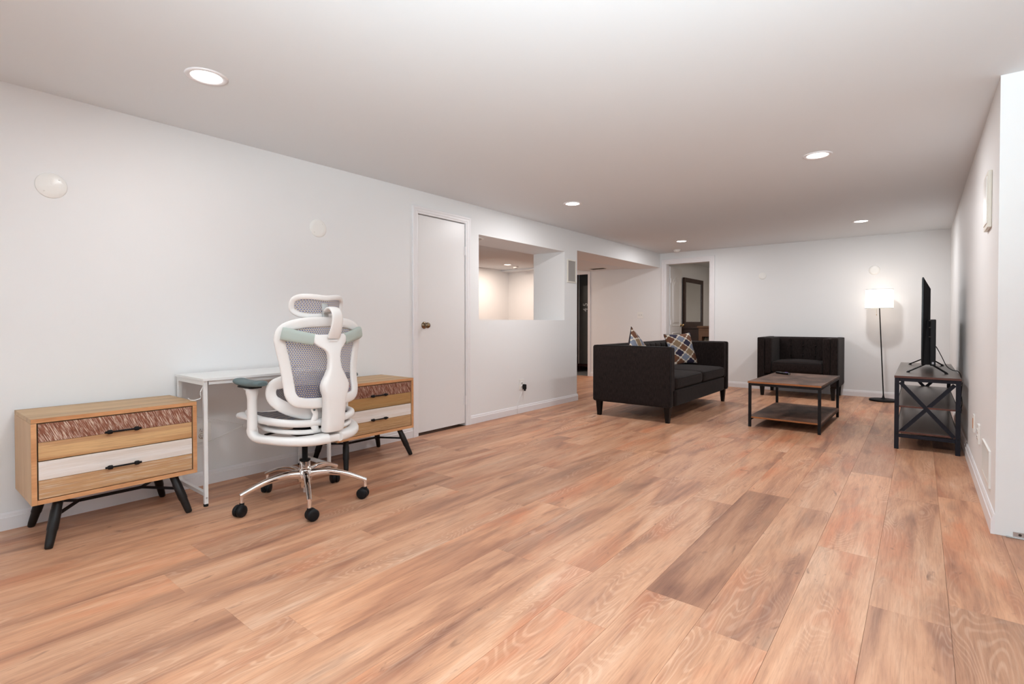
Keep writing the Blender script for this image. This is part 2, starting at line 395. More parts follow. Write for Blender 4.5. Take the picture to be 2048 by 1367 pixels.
def link(name, me, parent=None, loc=(0, 0, 0)):
    o = bpy.data.objects.new(name, me); C.objects.link(o); o.location = loc
    if parent: o.parent = parent
    return o
def part(name, mb, m, parent, label=None, loc=(0, 0, 0)):
    mats = [M[k] for k in (m if isinstance(m, (list, tuple)) else [m])]
    o = link(name, mb.mesh(name, mats), parent, loc)
    if label: o['label'] = label
    return o
def root(name, label, cat, loc=(0, 0, 0), rz=0.0, group=None):
    o = bpy.data.objects.new(name, None); C.objects.link(o); o.location = loc; o.rotation_euler = (0, 0, rz)
    o.empty_display_size = 0.1
    o['label'] = label; o['category'] = cat
    if group: o['group'] = group
    return o
def struct(name, mb, m, label, cat):
    o = part(name, mb, m, None); o['kind'] = 'structure'; o['label'] = label; o['category'] = cat
    return o
def sroot(name, label, cat, loc=(0, 0, 0)):
    o = root(name, label, cat, loc); o['kind'] = 'structure'; return o

# ------------------------------------------------------------------ room shell
YR = -2.6           # wall behind the camera
XE = 5.6            # outer wall at the right of the camera
w = MB()
T = -0.5
w.box(T, 0, YR, 3.165, 0, H); w.box(T, 0, 3.165, 3.805, 2.066, H); w.box(T, 0, 3.805, 4.009, 0, H)
w.box(T, 0, 4.009, 5.672, 0, 1.086); w.box(T, 0, 4.009, 5.672, 1.982, H); w.box(T, 0, 5.672, 5.985, 0, H)
w.box(T, 0, 5.985, D, 2.03, H)
struct('wall_left', w, 'wall', 'long white left wall with door, pass-through and wide opening', 'wall')
w = MB()
w.box(-3.6, -2.35, D, D+.13, 0, H); w.box(-2.35, -1.47, D, D+.13, 2.035, H); w.box(-1.47, .115, D, D+.13, 0, H)
w.box(.115, .865, D, D+.13, 2.085, H); w.box(.865, XE, D, D+.13, 0, H)
struct('wall_far', w, 'wall', 'white far wall behind the armchair and floor lamp', 'wall')
w = MB(); w.box(W, W+.13, YC+.12, D, 0, H); w.box(W, W+.13, YC+.0, YC+.12, 0, H)
struct('wall_right', w, 'wall', 'white right wall beside the media console', 'wall')
w = MB(); w.box(W+.13, XE, YC, YC+.12, .022, H)
struct('wall_corner', w, 'wall', 'bright white wall turning right at the near corner', 'wall')
w = MB(); w.box(W+.13, XE, YC+.02, YC+.1, 0, .022)
struct('trim_2', w, 'case_edge', 'bare orange wood strip under the corner wall', 'trim')
w = MB(); w.box(T, 1.0, YR-.15, YR, 0, H); w.box(4.2, XE, YR-.15, YR, 0, H); w.box(1.0, 4.2, YR-.15, YR, 0, .7); w.box(1.0, 4.2, YR-.15, YR, 2.05, H)
struct('wall_rear', w, 'wall', 'white wall behind the camera with an added window opening', 'wall')
w = MB(); w.box(XE, XE+.12, YR, YC, 0, H)
struct('wall_outer', w, 'wall', 'white wall at the right of the camera', 'wall')
g = sroot('added_window', 'added unseen window behind the camera, made for the fill light', 'window', (2.6, YR-.08, .7))  # unseen window, added as a setting for the rear fill lamp
w = MB()
for a, b in ((-1.6, -1.54), (1.54, 1.6), (-.03, .03)): w.box(a, b, -.03, .03, 0, 1.35)
w.box(-1.6, 1.6, -.03, .03, 0, .06); w.box(-1.6, 1.6, -.03, .03, 1.29, 1.35)
part('window_frame', w, 'trim', g)
# ceiling: main slab, bulkheads of the side room, tray, bedroom
w = MB(); w.box(T, XE, YR, D, H, H+.12); w.box(-.5, 3.2, D, 12.6, H, H+.12)
struct('ceiling', w, 'ceiling', 'smooth white basement ceiling', 'ceiling')
w = MB(); w.box(-1.478, T, 2.6, D, 2.055, 2.32); w.box(-3.6, -1.478, 2.6, 6.09, 2.055, 2.32)
w.box(-3.6, -1.478, 6.09, D, 2.19, 2.32); w.box(-3.48, -1.478, D-.25, D, 2.15, 2.19)
struct('trim_3', w, 'ceiling', 'dropped white bulkhead and tray ceiling of the side room', 'bulkhead')
w = MB(); w.box(-3.6, -3.48, 2.6, D, 0, 2.32); w.box(-3.6, T, 2.48, 2.6, 0, 2.32)
struct('wall_side', w, 'wall', 'warm lit white wall of the side room behind the pass-through', 'wall')
# bedroom and store beyond the far wall
w = MB(); w.box(-.2, -.07, D+.13, 12.6, 0, H); w.box(-.2, 3.2, 12.5, 12.62, 0, H); w.box(3.1, 3.2, D+.13, 12.6, 0, H)
struct('wall_bedroom', w, 'wall', 'beige lit bedroom walls seen through the open doorway', 'wall')
w = MB(); w.box(-3.6, -.2, 11.5, 11.6, 0, 2.4); w.box(-3.6, -3.5, D+.13, 11.5, 0, 2.4); w.box(-.35, -.2, D+.13, 11.5, 0, 2.4); w.box(-3.6, -.2, D, 11.5, 2.4, 2.5)
struct('wall_store', w, 'stud', 'dark unfinished walls of the storage room', 'wall')
w = MB(); w.box(-3.5, -.35, D+.06, 11.5, -.02, -.006)
struct('floor_store', w, 'concrete', 'grey concrete floor of the dark storage room', 'floor')
w = MB(); w.box(-.07, 3.1, D+.06, 12.5, -.03, -.004)
struct('floor_bedroom', w, 'beige', 'carpeted bedroom floor beyond the doorway', 'floor')

# floor with planks
w = MB(); w.box(-3.6, XE, YR, D+.12, -.06, -.0075)
fl = struct('floor', w, 'subfloor', 'orange brown oak look vinyl plank floor', 'floor')
PW, PL = 0.2335, 1.53
known = {}
KX = {3.27: 2.795, 3.037: 4.85, 1.1735: .76, .7065: 1.685, 1.874: .93, 2.804: 6.5}
cache = {}
def plank(x0, x1, y0, y1):
    if x1-x0 < .02 or y1-y0 < .03: return
    k = (round(x1-x0, 3), round(y1-y0, 3))
    if k not in cache:
        gp = .0001; b = .0003; X = k[0]-gp; Y = k[1]-gp; mb = MB()
        vs = [(gp, gp, -.007), (X, gp, -.007), (X, Y, -.007), (gp, Y, -.007), (gp, gp, -b), (X, gp, -b), (X, Y, -b), (gp, Y, -b),
              (gp+b, gp+b, 0), (X-b, gp+b, 0), (X-b, Y-b, 0), (gp+b, Y-b, 0)]
        fs = [(0, 1, 5, 4), (1, 2, 6, 5), (2, 3, 7, 6), (3, 0, 4, 7), (4, 5, 9, 8), (5, 6, 10, 9), (6, 7, 11, 10), (7, 4, 8, 11), (8, 9, 10, 11), (3, 2, 1, 0)]
        mb.add(vs, fs, False); cache[k] = mb.mesh('plank', [M['floor']])
    link('plank', cache[k], fl, (x0, y0, 0))
x = 3.5035 - PW*31
rp = random.Random(11)
while x < XE:
    xa, xb = max(x, -3.48), min(x+PW, XE)
    if xb > xa:
        ylo, yhi = YR, D
        if xa > W-.05: yhi = YC
        if xb <= 0.0: ylo = 5.985 if xb > -.5 else 4.6
        off = rp.random()*PL
        for kx, ky in KX.items():
            if abs(x-kx) < .06: off = ky % PL
        if xb > .001 or xa > -3.5:
            if xb > W and xa < W: # cut round the corner
                pass
            y = ylo - ((ylo-off) % PL)
            if xa < 0 < xb and True: ylo2 = ylo
            while y < yhi:
                ya, yb = max(y, ylo), min(y+PL, yhi)
                if xa < 0 < xb and yb <= 5.985: plank(.0, xb, ya, yb)
                elif xa < W < xb and ya >= YC: plank(xa, W, ya, yb)
                else: plank(xa, xb, ya, yb)
                y += PL
    x += PW

# baseboards
def base_prof(mb, a, b, nrm, h=.088, t=.014):
    """profiled baseboard from a to b on the floor, nrm = direction into the room"""
    a = Vector((*a, 0)); b = Vector((*b, 0)); n_ = Vector((*nrm, 0))
    pr = [(0, 0), (t, 0), (t, h*.72), (t*.75, h*.76), (t*.62, h*.9), (t*.3, h), (0, h)]
    K = len(pr); vs = [a+n_*p+Vector((0, 0, z)) for p, z in pr]+[b+n_*p+Vector((0, 0, z)) for p, z in pr]
    mb.add(vs, [(i, (i+1) % K, K+(i+1) % K, K+i) for i in range(K)]+[tuple(range(K)), tuple(range(2*K-1, K-1, -1))])
w = MB(); base_prof(w, (0, YR), (0, 3.113), (1, 0)); base_prof(w, (0, 3.874), (0, 5.997), (1, 0)); base_prof(w, (.012, 5.985), (-.5, 5.985), (0, 1))
struct('baseboard_left', w, 'trim', 'white baseboard along the left wall', 'baseboard')
w = MB(); base_prof(w, (-1.41, D), (.02, D), (0, -1)); base_prof(w, (.955, D), (W, D), (0, -1)); base_prof(w, (-3.48, D), (-2.41, D), (0, -1))
struct('baseboard_far', w, 'trim', 'white baseboard along the far wall', 'baseboard')
w = MB(); base_prof(w, (W, YC-.004), (W, D), (-1, 0), .10, .016)
struct('baseboard_right', w, 'trim', 'white baseboard along the right wall', 'baseboard')

# door casings
def casing(mb, axis, plane, sgn, i0, i1, top, wd):
    """mitred moulding round an opening i0..i1, top; wd wide"""
    pr = [(0, 0), (0, .009), (.25, .011), (.30, .015), (.62, .015), (.68, .018), (.95, .018), (1, .015), (1, 0)]
    vs = []
    for u, d in pr:
        u *= wd
        for a, z in ((i0-u, 0), (i0-u, top+u), (i1+u, top+u), (i1+u, 0)):
            vs.append((a, plane+sgn*d, z) if axis == 'x' else (plane+sgn*d, a, z))
    K = len(pr)
    mb.add(vs, [(k*4+c, k*4+c+1, (k+1)*4+c+1, (k+1)*4+c) for k in range(K-1) for c in range(3)]+[tuple(k*4 for k in range(K)), tuple(k*4+3 for k in range(K))])
w = MB(); casing(w, 'y', 0, 1, 3.168, 3.806, 2.066, .066)
struct('trim_1', w, 'trim', 'white profiled casing round the plain closet door', 'door casing')
w = MB(); casing(w, 'x', D, -1, .115, .865, 2.085, .088)
w.box(.108, .118, D, D+.13, 0, 2.09); w.box(.862, .872, D, D+.13, 0, 2.09); w.box(.108, .872, D, D+.13, 2.08, 2.09)
struct('trim_4', w, 'trim', 'white casing and jambs round the open bedroom doorway', 'door casing')
w = MB(); casing(w, 'x', D, -1, -2.35, -1.47, 2.0, .055)
struct('trim_5', w, 'trim', 'white casing of the dark storage room doorway', 'door casing')

# ------------------------------------------------------------------ doors
d1 = sroot('door_1', 'plain white slab closet door with a bronze knob, gap at the floor', 'door', (-.004, 3.4845, 0))
w = MB(); w.box(-.036, .0, -.3165, .3165, .026, 2.058, .002); part('door_leaf', w, 'door', d1)
w = MB(); w.lathe([(0, 0), (.033, 0), (.033, .004), (.028, .009), (.014, .012), (.012, .026), (.02, .032), (.027, .042), (.028, .052), (.024, .062), (.014, .067), (.006, .066), (0, .068)], (0, -.235, 1.03), (1, 0, 0))
k = part('door_knob', w, 'bronze', d1, 'bronze knob')
w = MB(); w.lathe([(0, .066), (.009, .066), (.009, .070), (0, .0705)], (0, -.235, 1.03), (1, 0, 0), 16); part('keyhole', w, 'brass', k)
for z in (1.785, .26):
    w = MB(); w.cyl((.008, .319, z-.045), (.008, .319, z+.045), .006, n=10); w.box(.0005, .003, .298, .316, z-.045, z+.045); w.box(.0095, .012, .324, .345, z-.045, z+.045)
    part('hinge', w, 'trim', d1)
# bedroom door leaf, open past the wall
ang = math.radians(95)
d2 = sroot('door_2', 'white two-panel door standing open into the bedroom', 'door', (.128, D+.16, 0)); d2.rotation_euler = (0, 0, ang)
w = MB(); w.box(0, .735, -.0, .035, .01, 2.06)
part('door_leaf', w, 'door', d2)
def panel(z0, z1, arch):
    mb = MB(); x0, x1 = .13, .605; n_ = 10
    poly = [(x0, z0), (x1, z0)]+[(x1-(x1-x0)*i/n_, z1-(arch*(2*i/n_-1)**2)) for i in range(n_+1)]
    mb.sweep([(a, -.001, b) for a, b in poly], .010, .007, (0, -1, 0), True, 8, 2, sub=1)
    cx_, cz_ = (x0+x1)/2, (z0+z1)/2
    q = [(cx_+(a-cx_)*.84, cz_+(b-cz_)*(1-.08/(z1-z0))) for a, b in poly]
    K = len(q); r = [(cx_+(a-cx_)*.9, cz_+(b-cz_)*.93) for a, b in q]
    mb.add([(a, 0, b) for a, b in q]+[(a, -.008, b) for a, b in r], [(k, (k+1) % K, K+(k+1) % K, K+k) for k in range(K)]+[tuple(range(K, 2*K))])
    return mb
part('door_panel', panel(.99, 1.88, .12), 'door', d2); part('door_panel', panel(.17, .86, .0), 'door', d2)
w = MB()
for sg in (-1, 1):
    w.lathe([(0, 0), (.032, 0), (.030, .006), (.012, .010), (.012, .03), (.026, .04), (.028, .052), (.018, .062), (0, .064)], (.675, 0 if sg < 0 else .035, 1.0), (0, sg, 0), 20)
part('door_knob', w, 'brass', d2, 'brass knob')
for z in (1.80, 1.06, .25):
    w = MB(); w.box(-.028, .002, -.004, .0, z-.045, z+.045); w.cyl((-.004, -.008, z-.045), (-.004, -.008, z+.045), .006, n=10); part('hinge', w, 'trim', d2)

# ------------------------------------------------------------------ ceiling lights
def downlight(x, y, z, label, group, r=.095, m='diffuser', power=DOWN_W):
    t = root('recessed_light', label, 'ceiling light', (x, y, z), 0, group)
    w = MB(); w.lathe([(r, 0), (r, -.003), (r*.93, -.0065), (r*.76, -.005), (r*.72, -.0015), (r*.72, 0)]); part('trim_ring', w, 'trim', t)
    w = MB(); w.lathe([(r*.725, -.0012), (r*.5, -.0028), (0, -.0035)], n=24); part('diffuser', w, m, t, 'glowing white diffuser')
    l = bpy.data.lights.new('recessed_lamp', 'AREA'); l.shape = 'DISK'; l.size = r*1.35; l.energy = power
    l.color = (.98, .975, .98) if m == 'diffuser' else (1.0, .84, .72)
    lo = bpy.data.objects.new('recessed_lamp', l); C.objects.link(lo); lo.parent = t; lo.location = (0, 0, -.008)
GL = 'recessed lights in the main ceiling'
downlight(.864, 1.056, H, 'largest lit recessed light, above the desk near the left wall', GL, power=6)
downlight(3.047, 4.328, H, 'lit recessed light in the right half of the ceiling, nearer of two there', GL)
downlight(.835, 4.523, H, 'lit recessed light in mid ceiling in front of the pass-through', GL)
downlight(.819, 7.638, H, 'small lit recessed light in front of the open bedroom doorway', GL)
downlight(3.072, 7.478, H, 'small lit recessed light above the lamp and television corner', GL)
downlight(3.05, 1.0, H, 'unseen recessed light added above the camera', GL)  # out-of-view fixture added to brighten the near part of the room
downlight(-2.726, 7.846, 2.19, 'warm lit recessed light of the side room seen through the pass-through', 'side room lights', m='diffuser_warm', power=22)
downlight(-2.6, 4.4, 2.055, 'recessed light on the near side room bulkhead', 'side room lights', m='diffuser_warm')
downlight(1.6, 10.4, H, 'recessed bedroom light out of view', 'bedroom lights', m='diffuser_warm')
# smoke detectors
def detector(x, y, z, label, r=.058):
    t = root('smoke_detector', label, 'smoke detector', (x, y, z))
    w = MB(); w.lathe([(r, 0), (r, -.012), (r*.92, -.02), (r*.85, -.034), (r*.6, -.038), (0, -.039)]); part('cover', w, 'plate', t)
    w = MB(); w.lathe([(r*.5, -.0375), (r*.5, -.042), (0, -.043)], n=16); part('sensor', w, 'slot' if z < 2.2 else 'plate', t)
detector(.43, 8.486, H, 'white round smoke detector on the ceiling before the bedroom doorway')
detector(-2.80, 8.2, 2.19, 'small white smoke detector beyond the warm light in the side room')
t = root('ceiling_speaker', 'white round ceiling fixture half hidden at the top left of the pass-through', 'ceiling fixture', (-.235, 4.16, 1.982))
w = MB(); w.lathe([(.13, 0), (.13, -.004), (.115, -.010), (.105, -.006)], n=40); part('rim', w, 'plate', t)
w = MB(); w.lathe([(.106, -.005), (.05, -.006), (0, -.006)], n=40); part('grille', w, 'lightgrey', t)
t = root('ceiling_vent', 'small grey ceiling vent above the side room opening', 'vent', (-1.05, 8.45, 2.055))
w = MB(); w.box(-.16, .16, -.08, .08, -.006, 0, .002); part('frame', w, 'cream', t)
for i in range(5):
    w = MB(); w.box(-.14, .14, -.062+i*.028, -.050+i*.028, -.010, -.006); part('slat', w, 'slot', t)

# ------------------------------------------------------------------ wall fittings
def disc_plate(loc, nrm, r, label, dome):
    t = root('cover_plate', label, 'cover plate', loc, 0, 'round blank cover plates on the walls')
    w = MB(); w.lathe([(r, 0), (r, .0025), (r*.95, .005), (r*.6, .005+dome*.7), (0, .005+dome)], (0, 0, 0), nrm, 40); part('disc', w, 'plate', t)
    for sg in (-1, 1):
        n_ = Vector(nrm); sd = Vector((0, 0, 1)).cross(n_).normalized()
        p = sd*(.62*r*sg*.75)+Vector((0, 0, .62*r*sg*.8)); w = MB()
        w.lathe([(.004, .004+dome*.3), (.004, .0065+dome*.45), (0, .0072+dome*.45)], p, nrm, 10); part('screw', w, 'plate', t)
disc_plate((0, .614, 1.79), (1, 0, 0), .067, 'bright glossy round blank cover plate high above the left chest', .008)
disc_plate((0, 2.168, 1.785), (1, 0, 0), .070, 'flat white round cover plate on the left wall above the office chair', .001)
disc_plate((1.685, D, 1.79), (0, -1, 0), .056, 'round white cover plate on the far wall above the armchair', .001)
disc_plate((3.132, D, 1.79), (0, -1, 0), .066, 'round white cover plate on the far wall above the floor lamp', .001)
t = root('wall_speaker', 'grey rectangular grille panel on the wall between pass-through and opening', 'wall speaker', (0, 5.84, 1.585))
w = MB(); w.box(0, .010, -.105, -.088, 0, .305); w.box(0, .010, .088, .105, 0, .305); w.box(0, .010, -.088, .088, 0, .017); w.box(0, .010, -.088, .088, .288, .305); part('frame', w, 'cream', t)
w = MB(); w.box(0, .004, -.088, .088, .017, .288); part('grille', w, 'grille', t)

def duplex(name, loc, rz, label, wdt=.078, hgt=.122, gang=1, group=None, slots=True, d=.006):
    t = root(name, label, 'outlet', loc, rz, group)        # faces local +Y... plate in XZ
    w = MB(); w.box(-wdt/2, wdt/2, 0, d, -hgt/2, hgt/2, .002); part('plate', w, 'plate', t)
    for gx in [0] if gang == 1 else [-.024, .024]:
        for z in (-.02, .02):
            w = MB(); w.lathe([(.0155, d), (.0155, d+.002), (0, d+.0022)], (gx, 0, z), (0, 1, 0), 20); r_ = part('receptacle', w, 'plate', t)
            if slots:
                w = MB()
                for sx in (-.006, .006): w.box(gx+sx-.0012, gx+sx+.0012, d+.001, d+.003, z-.002, z+.007)
                w.cyl((gx, d+.001, z-.009), (gx, d+.003, z-.009), .0025, n=8); part('slot', w, 'slot', r_)
    return t
o1 = duplex('wall_outlet', (0, 4.7475, .332), -PI/2, 'white outlet under the pass-through with a black plug in it', .086, .125)
t = root('power_adapter', 'small black plug adapter in the outlet under the pass-through', 'plug', (.007, 4.765, .305))
w = MB(); w.rbox((.026, 0, 0), (.022, .014, .030), .008, 6); part('body', w, 'black', t)
w = MB(); w.rbox((.03, 0, -.036), (.011, .009, .012), .005, 5); part('tip', w, 'black', t)
w = MB(); w.tube([(.012, 4.76, .262), (.006, 4.72, .19), (.006, 4.68, .12), (.018, 4.655, .092), (.02, 4.65, .02), (.02, 4.66, .004)], .0025, 6)
o = part('thin_cord', w, 'white_plastic', None); o['label'] = 'thin white cord hanging from the plug to the baseboard'; o['category'] = 'cord'
o2 = duplex('wall_outlet', (0, 1.335, .342), -PI/2, 'large white outlet plate behind the desk leg with a brass ringed socket', .115, .125, 1)
w = MB(); w.lathe([(.0165, .006), (.0185, .0085), (.0165, .009)], (0, 0, -.02), (0, 1, 0), 20); part('socket_ring', w, 'brass', o2, 'brass ring')
t = root('light_switch', 'white double toggle switch plate on the far wall beside the bedroom door', 'light switch', (-.37, D, 1.187), PI)
w = MB(); w.box(-.06, .06, 0, .005, -.058, .058, .002); part('plate', w, 'plate', t)
for sx in (-.024, .024):
    w = MB(); w.box(sx-.005, sx+.005, .004, .016, -.002, .010, .001); part('toggle', w, 'lightgrey', t)
# right wall
t = root('wall_plate', 'tall white rocker switch plate low on the right wall, nearer the console', 'wall plate', (W, 4.765, .36), PI/2)
w = MB(); w.box(-.038, .038, 0, .009, -.061, .061, .002); part('plate', w, 'plate', t)
w = MB(); w.box(-.017, .017, .009, .0115, -.034, .034); part('insert', w, 'case_edge', t, 'insert with a brown reflection painted in')  # brown colour paints in a reflection seen on the plate
duplex('wall_outlet', (W, 4.365, .354), PI/2, 'white duplex outlet on the right wall between plate and floor register', .078, .122, 1, d=.012)
t = root('floor_register', 'white slotted air register low on the right wall near the corner', 'vent', (W, 3.915, .27), PI/2)
w = MB()
hw, hh = .20, .10
w.box(-hw, hw, 0, .009, hh-.022, hh); w.box(-hw, hw, 0, .009, -hh, -hh+.022); w.box(-hw, -hw+.022, 0, .009, -hh+.022, hh-.022); w.box(hw-.022, hw, 0, .009, -hh+.022, hh-.022)
part('frame', w, 'plate', t)
w = MB(); w.box(-hw+.022, hw-.022, .0005, .0015, -hh+.022, hh-.022); part('backing', w, 'lightgrey', t)
for i in range(14):
    xx = -hw+.034+i*(2*hw-.068)/13
    w = MB(); w.box(xx-.007, xx+.007, .0015, .0075, -hh+.0225, hh-.0225); part('slat', w, 'plate', t)
t = root('return_grille', 'cream framed return grille high on the right wall near the corner', 'wall panel', (W, 3.93, 1.735), PI/2)  # return-air grille, built as a framed box with a lid
w = MB(); w.box(-.11, .11, 0, .018, -.155, .155, .003); part('box', w, 'cream', t)
w = MB(); w.box(-.085, .085, .018, .022, -.13, .13, .001); part('lid', w, 'plate', t)
t = root('metal_bracket', 'small grey metal bracket on the floor at the wall corner', 'bracket', (W+.085, YC-.004, 0))
w = MB(); w.box(-.045, .05, -.012, .006, .001, .004); w.box(-.02, .05, -.002, .001, .004, .03); part('plate', w, 'steel', t)
w = MB(); w.cyl((.005, -.004, .019), (.005, -.0015, .019), .006, n=12); part('screw', w, 'slot', t)

# ------------------------------------------------------------------ chests of drawers
def chest(y0, label, mats, seed):
    WD, X0, X1, Z0, Z1 = .695, .02, .44, .207, .610
    t = root('chest_of_drawers', label, 'chest', (0, y0+WD/2, 0), 0, 'two matching low chests by the desk')
    h = WD/2
    w = MB(); w.box(X0, X1, -h, h, Z1-.021, Z1, .0015); w.box(X1-.0005, X1+.0008, -h+.001, h-.001, Z1-.020, Z1-.001, mi=1); part('top', w, ['case', 'case_edge'], t)
    for sg in (-1, 1):
        w = MB(); a, b = (h-.021, h) if sg > 0 else (-h, -h+.021)
        w.box(X0, X1, a, b, Z0, Z1-.0215, .001); w.box(X1-.0005, X1+.0008, a+.001, b-.001, Z0+.001, Z1-.0225, mi=1)
        part('side_panel', w, ['case_side', 'case_edge'], t)
    w = MB(); w.box(X0, X1, -h+.021, h-.021, Z0, Z0+.021, .001); w.box(X0, X0+.01, -h+.021, h-.021, Z0+.021, Z1-.021); part('bottom_panel', w, 'case_edge', t)
    w = MB(); w.box(X0+.02, X1-.02, -h+.022, h-.022, Z0+.022, Z1-.022); part('drawer_box', w, 'slot', t, 'dark inside')
    zi0, zi1 = Z0+.0215, Z1-.0215; zm = (zi0+zi1)/2
    for (a, b, mats2) in ((zm+.002, zi1-.004, mats[:2]), (zi0+.003, zm-.002, mats[2:])):
        mid = (a+b)/2
        dr = MB(); dr.box(X1-.018, X1-.008, -h+.026, h-.026, a, b); dp = part('drawer', dr, 'case', t)
        w = MB(); w.box(X1-.009, X1-.001, -h+.026, h-.026, mid+.0006, b, .0015); part('upper_plank', w, mats2[0], dp, {'carved1': 'red brown carved plank', 'carved2': 'dark red brown carved plank', 'whitewash': 'whitewashed plank'}[mats2[0]])
        w = MB(); w.box(X1-.009, X1-.002, -h+.026, h-.026, a, mid-.0006, .0015); part('lower_plank', w, mats2[1], dp, 'golden brown plank' if 'gold' in mats2[1] else 'streaked tan plank')
        zc = mid+.010; xh = X1+.022; w = MB()
        w.cyl((xh, -.07, zc), (xh, .07, zc), .0042, n=12)
        for sg in (-1, 1):
            w.lathe([(.0055, -.018), (.0055, -.010), (.008, -.009), (.0105, -.004), (.0105, .008), (.008, .012), (.004, .013)], (xh, sg*.058, zc), (0, -sg, 0), 14)
            w.cyl((xh, sg*.058, zc), (X1-.002, sg*.058, zc), .005, n=10)
        part('handle', w, 'metalblack', dp)
    # splayed turned legs and stretcher
    tops = {}; J = []
    for sx in (0, 1):
        for sy in (-1, 1):
            top = Vector((.385 if sx else .085, sy*(h-.105), Z0)); foot = Vector((.468 if sx else .050, sy*(h-.052), 0.0))
            d = (foot-top); L = d.length; w = MB()
            w.lathe([(.020, 0), (.0205, .05), (.0222, .055), (.0222, L*.62), (.0195, L*.66), (.0175, L*.9), (.0155, L*.985), (.012, L*1.0), (0, L)], top, d, 18)
            o = part('leg', w, 'legblack', t)
            tops[(sx, sy)] = top + d*.36
    for sy in (-1, 1):
        j = Vector((.235, sy*(h-.21), .135)); J.append(j); 
        for sx in (0, 1):
            w = MB(); w.bar(tops[(sx, sy)], j, .012, .012); part('brace', w, 'metalblack', t)
    w = MB(); w.bar(J[0], J[1], .014, .014); part('stretcher', w, 'metalblack', t)
    return t
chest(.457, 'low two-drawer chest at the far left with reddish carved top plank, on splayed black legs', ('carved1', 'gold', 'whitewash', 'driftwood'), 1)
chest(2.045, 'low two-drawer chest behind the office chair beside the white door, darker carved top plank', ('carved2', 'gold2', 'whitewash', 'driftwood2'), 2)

# ------------------------------------------------------------------ desk
t = root('desk', 'narrow white metal and laminate desk between the two chests', 'desk', (.24, 1.59, 0))
dw = .405; q = .010
w = MB(); w.box(-.215, .215, -dw-.005, dw+.005, .722, .737, .001); part('desktop', w, 'white_top', t)
for sy in (-1, 1):
    yy = sy*(dw-.012)
    w = MB(); w.box(-.205, .205, yy-q, yy+q, .697, .7215, .001); fr = part('side_frame', w, 'white_metal', t)
    w = MB(); w.box(-.185, .185, yy-q, yy+q, .060, .082, .001); part('bottom_rail', w, 'white_metal', fr)
    for sx in (-1, 1):
        xx = sx*.195
        w = MB(); w.box(xx-q, xx+q, yy-q, yy+q, .014, .697, .001); lg = part('leg', w, 'white_metal', t)
        w = MB(); w.cyl((xx, yy, 0), (xx, yy, .015), .0125, n=14); part('foot_cap', w, 'rubber', lg)
        w = MB(); w.cyl((xx+q, yy, .05), (xx+q+.002, yy, .05), .005, n=10); part('screw', w, 'steel', lg)
w = MB(); w.box(-.205, -.19, -dw+.03, dw-.03, .700, .7215); w.box(.185, .20, -dw+.03, dw-.03, .700, .7215); part('top_rail', w, 'white_metal', t)
for (za, zb) in ((.49, .23), (.23, .49)):
    w = MB(); w.cyl((-.200, -dw+.02, za), (-.200, dw-.02, zb), .0025, n=8); part('cross_brace', w, 'white_metal', t)
w = MB(); w.cyl((-.198, 0, .355), (-.206, 0, .355), .012, n=14); part('brace_hub', w, 'white_metal', t)
w = MB(); w.tube([(.195, -dw+.002, .69), (.195, -dw-.012, .66), (.195, -dw-.012, .625), (.195, -dw-.055, .618), (.195, -dw-.075, .632)], .0025, 8); part('hook', w, 'white_metal', t)

